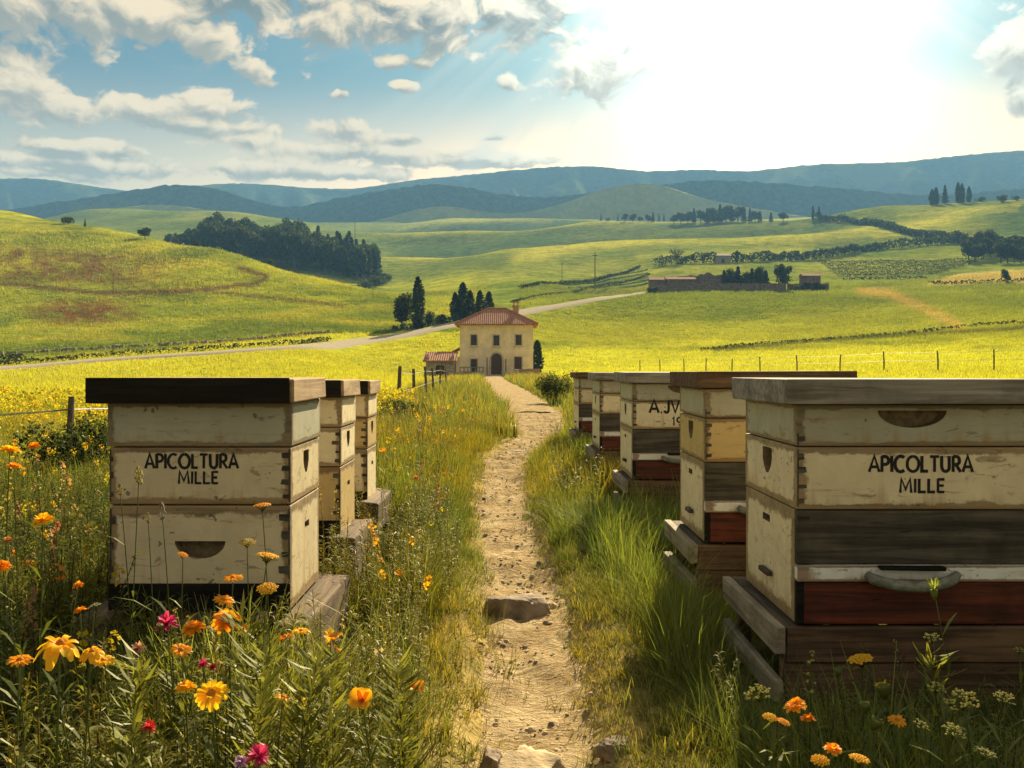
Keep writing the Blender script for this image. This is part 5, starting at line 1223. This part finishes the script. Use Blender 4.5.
# the yellow crop close by: dense low heads
tc = [tmpl_forb(.34, 5, .10, (.22, .22, .03), (.30, .30, .035), (.48, .43, .03), 9, .014, 120 + k) for k in range(5)]
x, y, s, dx, r = sample(15000, 7, 22, 8, pow_=1.4, xpad=1.0); k = ((x < -1.75 - .6 * fbm(y * .8, x, 92)) | (x > 2.2)) & (s > .6); x, y = x[k], y[k]
parts.append(scatter(tc, np.stack([x, y, gz(x, y) - .12], 1), r.uniform(.7, 1.2, len(x)) * np.clip(y / 12, .9, 1.7), tints(r, len(x), x, y, .8, 1.25, .12), seed=18))
def ground_col(x, y):
    ri = np.clip(np.searchsorted(GY, y), 0, len(GY) - 1); ci = np.clip(np.searchsorted(GU, x / (y + 4)), 0, len(GU) - 1)
    return GCOL[ri, ci]
tf = [tmpl_grass(6, 1.0, .9, .22, (.88, .88, .88), (1.10, 1.10, 1.05), .6, 1, 200 + k) for k in range(6)]
x, y, s, dx, r = sample(120000, 16, 330, 9, pow_=.75, xpad=1.0)
k = (s > .6 + y * .012) & ~((y > 108) & (y < 121) & (np.abs(x + 1.3) < 6.5))
rd_ = line_dist(x, y, [tuple(hit(a, b, 40)[:2]) for a, b in road_px]); k &= rd_ > 4.5
x, y = x[k], y[k]
parts.append(scatter(tf, np.stack([x, y, gz(x, y) - .02], 1), (.0022 * y + .10) * r.uniform(.6, 1.4, len(x)), ground_col(x, y) * r.uniform(.86, 1.14, len(x))[:, None], seed=19))
Vv = np.concatenate([p[0] for p in parts]); offs = np.cumsum([0] + [len(p[0]) for p in parts[:-1]]); Qq = np.concatenate([p[1] + o for p, o in zip(parts, offs)]); Cc = np.concatenate([p[2] for p in parts])
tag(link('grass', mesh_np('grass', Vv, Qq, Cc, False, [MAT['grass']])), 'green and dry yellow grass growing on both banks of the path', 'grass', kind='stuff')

parts = []
def zone(n, y0, y1, seed, cond, tm, lo, hi, sd, pw=1.3, warm=.15, xpad=1.2, tl_=.1, mul=(1, 1, 1), xlim=None):
    x, y, s, dx, r = sample(n, y0, y1, seed, xpad=xpad, pow_=pw, xlim=xlim); k = cond(x, y, s, r); x, y, s = x[k], y[k], s[k]
    if len(x): parts.append(scatter(tm, np.stack([x, y, gz(x, y)], 1), r.uniform(lo, hi, len(x)) * np.clip(.55 + s, .5, 1.0) * np.maximum(.4, clear_near(x, y, .15, .45)), tints(r, len(x), x, y, warm=warm) * np.array(mul), tilt=tl_, seed=sd))
fb = [tmpl_forb(.42, 78, .062, LB, LL, seed=140 + k) for k in range(6)]
left = lambda x, y, s, r: (x < 0) & (s > .16) & (r.random(len(x)) < np.clip(s * 3, 0, 1))
zone(12000, 1.1, 6, 21, left, fb, .6, 1.05, 31)
zone(1300, 1.3, 6, 22, lambda x, y, s, r: (x > 0) & (s > .3) & ((x < .74) | (x > 1.7) | (y < 2.7)), fb, .35, .75, 32)
zone(2600, 1.25, 2.6, 121, lambda x, y, s, r: (x > .5) & (s > .25), fb, .35, .8, 132, xlim=(.4, 2.4))
fl2 = [tmpl_forb(.46, 34, .085, LB, LL, seed=150 + k) for k in range(5)]
zone(4200, 5.5, 16, 23, lambda x, y, s, r: (s > .2) & (x < .72) & (x > -3.2), fl2, .6, 1.0, 33, warm=.2)
zone(1000, 5.5, 16, 24, lambda x, y, s, r: (s > .2) & (x > 0) & (x < .74), fl2, .5, .8, 34)
# blossom dots among them
blo = [tmpl_forb(.5, 12, .05, LB, LL, (.62, .40, .02), 12, .010, 160 + k) for k in range(3)] + [tmpl_forb(.5, 12, .05, LB, LL, (.60, .20, .02), 10, .009, 165), tmpl_forb(.46, 12, .05, LB, LL, (.45, .34, .20), 10, .008, 166)]
zone(700, 1.6, 7, 25, left, blo, .6, 1.0, 35)
zone(900, 6, 18, 26, lambda x, y, s, r: (s > .2) & (x < 0) & (x > -4), blo, .7, 1.1, 36)
spk = [tmpl_forb(.62, 14, .05, LB, LL, c, 40, .011, 170 + k, spike=.42) for k, c in enumerate(((.34, .17, .11), (.30, .13, .10), (.40, .24, .10), (.42, .30, .06)))]
zone(420, 1.4, 5, 27, lambda x, y, s, r: (x < -.75) & (s > .3) & (x < -.9 - .0 * y), spk, .55, 1.0, 37)
zone(180, 3, 9, 28, lambda x, y, s, r: (x < -.1) & (s > .25) & (x > -.6), spk, .5, .8, 38)
see = [tmpl_forb(.55, 10, .05, LB, LL, (.40, .33, .12), 16, .006, 180 + k, spike=.2) for k in range(4)]
zone(380, 1.4, 6, 29, lambda x, y, s, r: (s > .25) & ((x < 0) | (y < 2.7)), see, .55, 1.0, 39)
pk = [tmpl_forb(.5, 8, .06, LB, LL, (.17, .12, .11), 14, .012, 190 + k, spike=.3) for k in range(3)]
zone(1800, 9, 40, 30, lambda x, y, s, r: (s > .5) & (x < 0) & (x > -4.5), pk, .7, 1.1, 40)
Vv = np.concatenate([p[0] for p in parts]); offs = np.cumsum([0] + [len(p[0]) for p in parts[:-1]]); Qq = np.concatenate([p[1] + o for p, o in zip(parts, offs)]); Cc = np.concatenate([p[2] for p in parts])
tag(link('wild_undergrowth', mesh_np('wild_undergrowth', Vv, Qq, Cc, False, [MAT['leaf']])), 'tangled leafy weeds and tiny meadow blossoms along the hives', 'weeds', kind='stuff')
print('veg quads', len(Qq))

def pebbles():
    r = np.random.default_rng(77); n = 1500; y = r.uniform(1, 1, n) * 0 + 1.6 + 20 * r.random(n) ** 1.9; c = np.interp(y, PATH_Y, PATH_X); w = np.interp(y, PATH_Y, PATH_W); x = c + r.normal(0, .62, n) * w
    cl = fbm(x * 3, y * 2, 95) > .40; x, y, c, w = x[cl], y[cl], c[cl], w[cl]; n = len(x)
    bv = np.array([(-1, -1, -.6), (1, -1, -.6), (1, 1, -.6), (-1, 1, -.6), (-.7, -.6, .5), (.65, -.7, .6), (.7, .6, .45), (-.6, .7, .55)]); bq = np.array([(4, 5, 6, 7), (0, 1, 5, 4), (1, 2, 6, 5), (2, 3, 7, 6), (3, 0, 4, 7)])
    sz = .003 + .009 * r.random(n) ** 4 + .0004 * y; V = bv[None] * sz[:, None, None] * r.uniform(.6, 1.25, (n, 1, 3)) * r.uniform(.75, 1.2, (n, 8, 1)); a = r.uniform(0, 6.28, n)[:, None]
    V = np.stack([V[..., 0] * np.cos(a) - V[..., 1] * np.sin(a), V[..., 0] * np.sin(a) + V[..., 1] * np.cos(a), V[..., 2] * .8], -1)
    dx = (x - c) / (w * 1.38); z = gz(x, y) + (.030 + .0004 * y) * (1 - dx ** 4) + .085 * ((fbm(x * 5, y * 5, 52, 5) - .47) + (fbm(x * 18, y * 18, 56, 3) - .45) * .35) + sz * .25
    V += np.stack([x, y, z], -1)[:, None, :]; Q = bq[None] + (np.arange(n) * 8)[:, None, None]; col = np.array([(.40, .30, .18), (.30, .22, .13), (.48, .38, .25), (.2, .15, .10)])[r.integers(0, 4, n)] * r.uniform(.8, 1.2, (n, 1))
    m_, t, out = new_mat('pebble'); finish(t, out, t.node('ShaderNodeAttribute', attribute_name='Col').outputs['Color'], .9, spec=.1)
    tag(link('gravel', mesh_np('gravel', V.reshape(-1, 3), Q.reshape(-1, 4), np.repeat(col, 8, 0), False, [m_])), 'loose pebbles and crumbs of earth strewn over the path', 'gravel', kind='stuff')
pebbles()

# ------------------------------------------------------------------ single flowers standing in the foreground
def petal_ring(g, n, r0, r1, w, rise, droop, col, jit=.12, seg=4, c2=None, ph=0.0, notch=True):
    """n petals, each a cupped strip; rise lifts them at the base, droop bends the tips down"""
    for k in range(n):
        a = ph + 2 * math.pi * k / n + random.uniform(-jit, jit); o = Vector((math.cos(a), math.sin(a), 0)); sd = Vector((-math.sin(a), math.cos(a), 0)); L = (r1 - r0) * random.uniform(.85, 1.1); rs, dr = rise * random.uniform(.7, 1.3), droop * random.uniform(.6, 1.4)
        vs = []; ww = w * random.uniform(.85, 1.1); base = len(g.v); tone = random.uniform(.82, 1.12)
        for i in range(seg + 1):
            f = i / seg; p = o * (r0 + L * f) + Vector((0, 0, L * (rs * f - dr * f * f))); wd = ww * (.35 + .65 * math.sin(min(1, f * 1.25 + .08) * math.pi * .55)) * (1 if i < seg else .55)
            lift = wd * .35
            vs += [tuple(p - sd * wd + Vector((0, 0, lift))), tuple(p), tuple(p + sd * wd + Vector((0, 0, lift)))]
        fs = [(3 * i + j, 3 * i + j + 1, 3 * i + 4 + j, 3 * i + 3 + j) for i in range(seg) for j in (0, 1)]
        n0 = len(g.v); g.col = col; g.add(vs, fs)
        for q in range(len(vs)):
            f = (q // 3) / seg; cc = lerp(c2 or col, col, min(1, f * 1.6)); g.c[n0 + q] = tuple(x * tone for x in cc)
def dome(g, rad, h, col, n=9, rings=3, z=0.0, bump=.2):
    vs = [(0, 0, z + h)]; 
    for i in range(1, rings + 1):
        f = i / rings
        for k in range(n):
            a = 2 * math.pi * (k + .5 * (i % 2)) / n; rr = rad * f * (1 + random.uniform(-bump, bump) * .3); vs.append((math.cos(a) * rr, math.sin(a) * rr, z + h * (1 - f * f) + random.uniform(-bump, bump) * h * .4))
    fs = [(0, 1 + k, 1 + (k + 1) % n) for k in range(n)] + [(1 + i * n + k, 1 + (i + 1) * n + k, 1 + (i + 1) * n + (k + 1) % n, 1 + i * n + (k + 1) % n) for i in range(rings - 1) for k in range(n)]
    g.col = col; n0 = len(g.v); g.add(vs, fs)
    for q in range(len(vs)): g.c[n0 + q] = tuple(x * random.uniform(.7, 1.2) for x in col)
YEL, GOLD, ORG, DORG = (.85, .56, .015), (.85, .43, .012), (.84, .36, .012), (.66, .20, .012)
PINK, RED, LIL, PALE, GREENB = (.60, .045, .22), (.55, .03, .035), (.42, .28, .60), (.50, .45, .12), (.13, .17, .035)
STEM = (.10, .13, .03)
def flower(kind, px, py, d, size, col, label, name='wildflower', tilt=None, lean=None, group=None, leafy=6, cat='flower', root=None):
    """size = head diameter in px; a stem from the ground to the head, narrow leaves, and the head"""
    x = (px - CX) / F * d; z = 1 - (py - HY) / F * d; rad = size / F * d * .45
    bx = x + (random.uniform(-.05, .05) if lean is None else lean); by = d + random.uniform(-.02, .05); bz = gz1(bx, by) - .02
    o = empty(name, (bx, by, bz), label, cat, group); top = Vector((x - bx, d - by, z - bz))
    g = G(); g.col = STEM; bow = Vector((random.uniform(-.02, .02), 0, 0)); pts = [Vector((0, 0, 0)).lerp(top, f) + bow * math.sin(f * math.pi) - Vector((top.x, top.y, 0)) * (f - f * f) * .6 for f in np.linspace(0, 1, 9)]
    th = max(.0013, rad * .07); g.tube(pts, [th * (1.25 - .5 * k / 8) for k in range(9)], 6); g.build('stem', MAT['leaf'], o, True, color=True)
    if leafy:
        g = G(); 
        for k in range(leafy):
            f = random.uniform(.25, .86); p = pts[0].lerp(pts[-1], f); i = int(f * 8); p = pts[i].lerp(pts[i + 1], f * 8 - i); a = random.uniform(0, 6.28); L = random.uniform(.06, .12) * (1.3 - f * .7); u = Vector((math.cos(a), math.sin(a), random.uniform(.5, 1.3))).normalized(); sd = u.cross(Vector((0, 0, 1))).normalized() * L * .05
            c = lerp((.08, .10, .02), (.17, .19, .04), random.random()); g.col = c; q1 = p + u * L * .5; q2 = p + u * L - Vector((0, 0, L * .18))
            g.add([tuple(p - sd * .3), tuple(p + sd * .3), tuple(q1 + sd), tuple(q1 - sd), tuple(q2 + sd * .1), tuple(q2 - sd * .1)], [(0, 1, 2, 3), (3, 2, 4, 5)])
        g.build('leaves', MAT['leaf'], o, color=True)
    hd = []
    def part(nm, g_): ob = g_.build(nm, MAT['petal'], o, kind_smooth.get(nm, True), color=True); hd.append(ob); return ob
    kind_smooth = {}
    dk = tuple(c * .55 for c in col)
    if kind == 'daisy':
        g = G(); petal_ring(g, 15, rad * .22, rad, rad * .17, .18, .35, col); petal_ring(g, 12, rad * .2, rad * .85, rad * .15, .4, .3, col, ph=.2); part('petals', g); g = G(); dome(g, rad * .30, rad * .2, (.55, .26, .015), 10, 4, rad * .03); part('flower_centre', g)
    elif kind == 'droop':
        g = G(); petal_ring(g, 11, rad * .16, rad * 1.05, rad * .26, .35, .95, col, .2, 5); petal_ring(g, 7, rad * .14, rad * .8, rad * .22, .65, .7, col, .3, 5, ph=.3); part('petals', g); g = G(); dome(g, rad * .26, rad * .24, (.50, .22, .015), 10, 4, rad * .06); part('flower_centre', g)
    elif kind == 'marigold':
        g = G()
        for j, (rr, rs) in enumerate(((1.0, .05), (.86, .35), (.66, .75), (.45, 1.3))): petal_ring(g, 13 - 2 * j, rad * .08, rad * rr, rad * .2, rs, .25, lerp(col, ORG if col != YEL else GOLD, j * .2), .25, 4, ph=j * .37)
        part('petals', g); g = G(); g.col = GREENB; dome(g, rad * .3, -rad * .35, GREENB, 8, 3, -.0); part('sepals', g)
    elif kind == 'cup':
        g = G(); petal_ring(g, 5, rad * .05, rad * 1.05, rad * .52, .75, .28, col, .1, 6, c2=DORG); part('petals', g); g = G(); dome(g, rad * .18, rad * .25, (.40, .18, .02), 8, 3, rad * .1); part('flower_centre', g)
    elif kind == 'pom':
        g = G()
        for j in range(5): petal_ring(g, 12 - j, rad * .08, rad * (1 - .10 * j), rad * .15, -.25 + .42 * j, .1, lerp(col, dk, random.random() * .4), .3, 3, ph=j * .5)
        part('petals', g)
    elif kind == 'yarrow':
        g = G()
        for k in range(46):
            a = k * 2.39996; rr = rad * math.sqrt((k + .5) / 46) * random.uniform(.93, 1.05); n0 = len(g.v); dome(g, rad * .17, rad * .13, lerp(col, GOLD, random.random() * .5), 6, 2)
            for q in range(n0, len(g.v)): v = g.v[q]; g.v[q] = (v[0] + math.cos(a) * rr, v[1] + math.sin(a) * rr, v[2] - (rr / rad) ** 2 * rad * .22 + random.uniform(-.04, .04) * rad)
        part('florets', g); g = G(); g.col = GREENB
        for k in range(10):
            a = k * .628; g.tube([(0, 0, -rad * .9), (math.cos(a) * rad * .35, math.sin(a) * rad * .35, -rad * .5), (math.cos(a) * rad * .8, math.sin(a) * rad * .8, -rad * .18)], rad * .05, 4)
        part('flower_stalks', g)
    elif kind == 'bud':
        g = G(); g.col = GREENB; g.tube([(0, 0, -rad * 1.3), (0, 0, -rad * .6), (0, 0, rad * .1), (0, 0, rad * .35)], [rad * .2, rad * .62, rad * .8, rad * .7], 9); part('sepals', g); g = G(); petal_ring(g, 14, rad * .05, rad * .85, rad * .13, .55, .0, col, .2, 3); part('petals', g)
        for v in g.v: pass
    elif kind == 'seed':
        g = G()
        for k in range(60):
            f = random.random(); a = random.uniform(0, 6.28); rr = rad * .55 * math.sin(min(1, .15 + f * .8) * math.pi) * random.uniform(.5, 1.1); n0 = len(g.v); dome(g, rad * .17, rad * .22, lerp(col, dk, random.random()), 5, 2)
            for q in range(n0, len(g.v)): v = g.v[q]; g.v[q] = (v[0] + math.cos(a) * rr, v[1] + math.sin(a) * rr, v[2] + (f - .5) * rad * 2.6)
        part('seed_head', g)
    elif kind == 'umbel':
        g = G(); g.col = GREENB; tips = []
        for k in range(13):
            a = k * 2.39996; f = math.sqrt((k + .5) / 13); e = Vector((math.cos(a) * rad * f, math.sin(a) * rad * f, rad * (.15 - .3 * f * f) + random.uniform(-.1, .1) * rad)); tips.append(e); g.tube([(0, 0, -rad * .8), tuple(e * .5 + Vector((0, 0, -rad * .25))), tuple(e)], rad * .03, 4)
        part('flower_stalks', g); g = G()
        for e in tips:
            for q in range(7):
                n0 = len(g.v); dome(g, rad * .085, rad * .06, lerp(col, (.40, .42, .10), random.random() * .7), 5, 2); of_ = e + Vector((random.uniform(-1, 1), random.uniform(-1, 1), random.uniform(-.2, .7))) * rad * .17
                for w in range(n0, len(g.v)): v = g.v[w]; g.v[w] = (v[0] + of_.x, v[1] + of_.y, v[2] + of_.z)
        part('florets', g)
    elif kind == 'thistle':
        g = G(); g.col = GREENB; g.tube([(0, 0, -rad * 1.5), (0, 0, -rad * .7), (0, 0, 0)], [rad * .18, rad * .5, rad * .55], 9)
        petal_ring(g, 12, rad * .2, rad * 1.2, rad * .11, 1.3, .0, GREENB, .2, 3); petal_ring(g, 10, rad * .2, rad * 1.0, rad * .09, 1.9, .0, (.2, .24, .06), .2, 3, ph=.3); part('bud_head', g)
    tx, ty = tilt if tilt else (random.uniform(-.05, .38), random.uniform(-.3, .3))
    for h_ in hd: h_.location = top; h_.rotation_euler = (tx, ty, random.uniform(0, .5))
    return o
FL = [  # left foreground
    ('marigold', 10, 450, 2.0, 24, YEL, 'golden tuft at the far left edge above the tall spikes'), ('marigold', 14, 466, 2.0, 17, GOLD, 'deeper orange bloom just under the golden tuft at the left edge'),
    ('marigold', 34, 446, 2.2, 15, ORG, 'small orange bloom right of the golden tuft at the left edge'), ('marigold', 43, 520, 1.8, 26, YEL, 'ragged yellow orange bloom topping a tall pinkish spike on the left'),
    ('marigold', 3, 566, 1.6, 20, ORG, 'orange bloom cut by the left edge halfway down'), ('droop', 60, 645, 1.45, 44, YEL, 'largest yellow flower with long drooping petals, lower left'), ('droop', 92, 652, 1.47, 26, YEL, 'yellow drooping bloom tucked behind the largest one'),
    ('daisy', 20, 660, 1.45, 28, GOLD, 'orange yellow flower seen edge on left of the largest bloom'), ('daisy', 104, 660, 1.5, 26, YEL, 'flat yellow flower seen edge on right of the largest bloom'), ('bud', 82, 667, 1.5, 11, YEL, 'small yellow bud below the largest bloom'),
    ('pom', 167, 623, 1.9, 26, PINK, 'magenta pink bloom in front of the dark hive base'), ('marigold', 194, 628, 1.8, 30, GOLD, 'orange marigold right of the magenta bloom'), ('marigold', 226, 620, 1.75, 32, ORG, 'largest orange marigold below the lettered hive'), ('marigold', 242, 629, 1.8, 17, GOLD, 'small curled orange bloom at the right of the largest marigold'),
    ('yarrow', 247, 541, 2.0, 18, PALE, 'pale yellow bud cluster beside the hive handle scoop'), ('yarrow', 262, 504, 2.1, 19, GOLD, 'topmost yellow flower standing before the hive corner'), ('yarrow', 268, 554, 2.0, 24, YEL, 'flat yellow flower on a forked stem near the hive corner'),
    ('daisy', 233, 578, 1.9, 24, GOLD, 'orange flower tilted left below the handle scoop'), ('daisy', 224, 600, 1.85, 25, GOLD, 'orange flower hanging under the tilted one before the dark base'), ('yarrow', 267, 587, 1.9, 23, YEL, 'domed yellow flower before the bottom hive corner'),
    ('yarrow', 183, 554, 2.0, 12, GOLD, 'small brownish yellow head under the hive handle scoop'), ('daisy', 181, 650, 1.7, 25, GOLD, 'flattened orange bloom below the magenta one'), ('daisy', 301, 631, 1.9, 22, YEL, 'yellow flower at the end of the timber stand'), ('daisy', 285, 637, 1.9, 20, ORG, 'orange flower left of the yellow one by the stand end'),
    ('cup', 333, 640, 2.0, 20, ORG, 'red orange open flower right of the timber stand'), ('marigold', 186, 687, 1.55, 25, YEL, 'yellow double bloom just above the big yellow daisy'), ('daisy', 211, 694, 1.5, 38, YEL, 'big yellow daisy at the lower middle of the flower bed'), ('daisy', 283, 697, 1.6, 19, YEL, 'small yellow daisy right of the big yellow one'),
    ('cup', 362, 701, 1.7, 27, GOLD, 'orange poppy facing us near the bottom of the left bank'), ('cup', 417, 689, 2.0, 17, ORG, 'small orange poppy closest to the path'), ('pom', 149, 727, 1.4, 17, RED, 'crimson bloom near the bottom left'), ('pom', 258, 756, 1.4, 28, PINK, 'magenta bloom at the bottom edge'), ('pom', 241, 762, 1.4, 16, LIL, 'lilac bloom beside the magenta one at the bottom edge'),
    ('pom', 203, 664, 1.7, 12, PINK, 'tiny crimson pink bloom below the orange marigolds'), ('pom', 213, 667, 1.65, 10, RED, 'tiny dark red bloom right of the crimson pink one'), ('pom', 138, 649, 1.6, 17, (.50, .28, .24), 'dusty pink bloom on a spike left of the hive base'), ('marigold', 78, 585, 1.8, 13, ORG, 'small orange bloom on a stalk left of the hive'), ('marigold', 80, 610, 1.75, 15, ORG, 'orange bloom low beside the left hive corner'),
    ('seed', 139, 476, 2.1, 16, PALE, 'tall pale seed spike crossing the hive lettering'), ('seed', 162, 512, 2.0, 15, (.40, .34, .30), 'grey seed head before the middle hive box'), ('seed', 120, 490, 2.15, 11, PALE, 'slim pale seed spike at the left hive edge'), ('seed', 148, 518, 2.05, 9, PALE, 'small pale seed head left of the grey one'), ('umbel', 95, 605, 1.7, 14, (.66, .66, .55), 'small white flower left of the hive base'),
    ('bud', 160, 626, 1.85, 9, PALE, 'small pale bud beside the magenta pink bloom'), ('marigold', 8, 540, 1.75, 12, (.40, .2, .1), 'rust brown seed bloom at the left edge'),
    ('cup', 400, 575, 3.3, 10, ORG, 'small orange bloom high on the left bank by the path'), ('cup', 383, 452, 6.0, 9, ORG, 'faint orange bloom far along the left bank'), ('pom', 416, 478, 6.5, 8, (.5, .2, .06), 'rust coloured bloom beside the far path edge'),
    # right foreground
    ('yarrow', 860, 657, 2.0, 27, YEL, 'flat topped bright yellow flower before the right stand'), ('umbel', 758, 692, 1.75, 32, PALE, 'pale cream flower cluster left of the orange one'), ('marigold', 795, 705, 1.7, 25, GOLD, 'bright orange bloom before the right stand'), ('marigold', 808, 718, 1.7, 18, ORG, 'rust orange bloom tucked under the bright orange one'),
    ('yarrow', 770, 716, 1.65, 16, YEL, 'small yellow cluster under the pale cream one'), ('yarrow', 784, 721, 1.65, 15, GOLD, 'amber cluster between the cream and rust blooms'), ('bud', 883, 688, 1.9, 19, YEL, 'yellow cup shaped bud below the flat yellow flower'), ('daisy', 897, 720, 1.7, 20, GOLD, 'orange yellow flower at the right end of the bud group'), ('bud', 865, 706, 1.8, 14, PALE, 'greenish yellow bud left of the cup shaped one'), ('bud', 876, 722, 1.7, 17, PALE, 'wide pale bud beside the orange yellow flower'),
    ('bud', 838, 671, 2.0, 12, GREENB, 'closed green bud left of the flat yellow flower'), ('seed', 904, 657, 2.0, 12, (.22, .09, .05), 'brown dried seed head before the right stand'), ('thistle', 934, 590, 1.9, 15, GREENB, 'tall green bud rising before the red board'), ('umbel', 932, 637, 1.85, 20, (.30, .33, .08), 'green flower cluster halfway up the tall right plant'), ('umbel', 937, 687, 1.75, 20, PALE, 'cream cluster left of the widest cream one on the right'), ('umbel', 963, 699, 1.7, 38, PALE, 'widest cream flower cluster at the lower right'), ('umbel', 1005, 697, 1.7, 24, PALE, 'cream cluster at the right edge above the corner'),
    ('umbel', 955, 730, 1.6, 28, PALE, 'cream cluster below the widest one at the lower right'), ('umbel', 985, 752, 1.55, 26, (.40, .38, .12), 'greenish cluster in the bottom right corner'), ('marigold', 833, 749, 1.5, 22, GOLD, 'orange bloom at the bottom edge right of the rust ones'), ('yarrow', 860, 757, 1.5, 22, YEL, 'yellow cluster at the bottom edge'), ('yarrow', 820, 759, 1.5, 20, YEL, 'yellow bloom left of the orange one at the bottom edge'), ('umbel', 922, 724, 1.65, 18, PALE, 'small cream cluster right of the orange yellow flower'), ('umbel', 1020, 650, 1.9, 14, (.30, .34, .08), 'green cluster cut by the right edge'),
]
for k_, px, py, d, sz, c, lb in FL:
    nm = {'marigold': 'marigold', 'daisy': 'daisy_flower', 'droop': 'daisy_flower', 'cup': 'poppy_flower', 'pom': 'carnation_flower', 'yarrow': 'yarrow_flower', 'bud': 'flower_bud', 'seed': 'seed_stalk', 'umbel': 'umbel_flower', 'thistle': 'thistle_bud'}[k_]
    flower(k_, px, py, d, sz, c, lb, nm, tilt=(random.uniform(.65, .9), random.uniform(-.25, .25)) if lb.startswith(('orange poppy', 'big yellow', 'largest orange')) else None, leafy=4 if k_ in ('seed', 'bud') else 9)
# stems with feathery leaves, among the flowers
def leafy_plant(px, d, top, label, seed, wide=1.0):
    x = (px - CX) / F * d; h = 1 - (top - HY) / F * d; v, q, c = tmpl_forb(h, int(230 * wide), .085, (.08, .09, .02), (.20, .215, .035), seed=seed, droop=-.15, lean=.1)
    o = link('feathery_plant', mesh_np('feathery_plant', v, q, c, False, [MAT['leaf']]), loc=(x, d, gz1(x, d) - .01)); tag(o, label, 'plant'); return o
leafy_plant(262, 1.7, 606, 'tallest narrow leaved bushy stem in front of the timber stand', 301); leafy_plant(245, 1.62, 640, 'bushy narrow leaved stem left of the tallest one', 302); leafy_plant(285, 1.66, 650, 'shorter bushy stem under the small yellow daisy', 303)
leafy_plant(322, 1.75, 655, 'narrow leaved stem below the red orange flower', 304); leafy_plant(120, 1.5, 640, 'leaning leafy stem between the largest yellow flower and the hive', 305); leafy_plant(950, 1.8, 640, 'tall branching leafy stem before the right stand', 306, .5); leafy_plant(405, 1.9, 665, 'grey green leafy stem on the left bank near the path', 307)
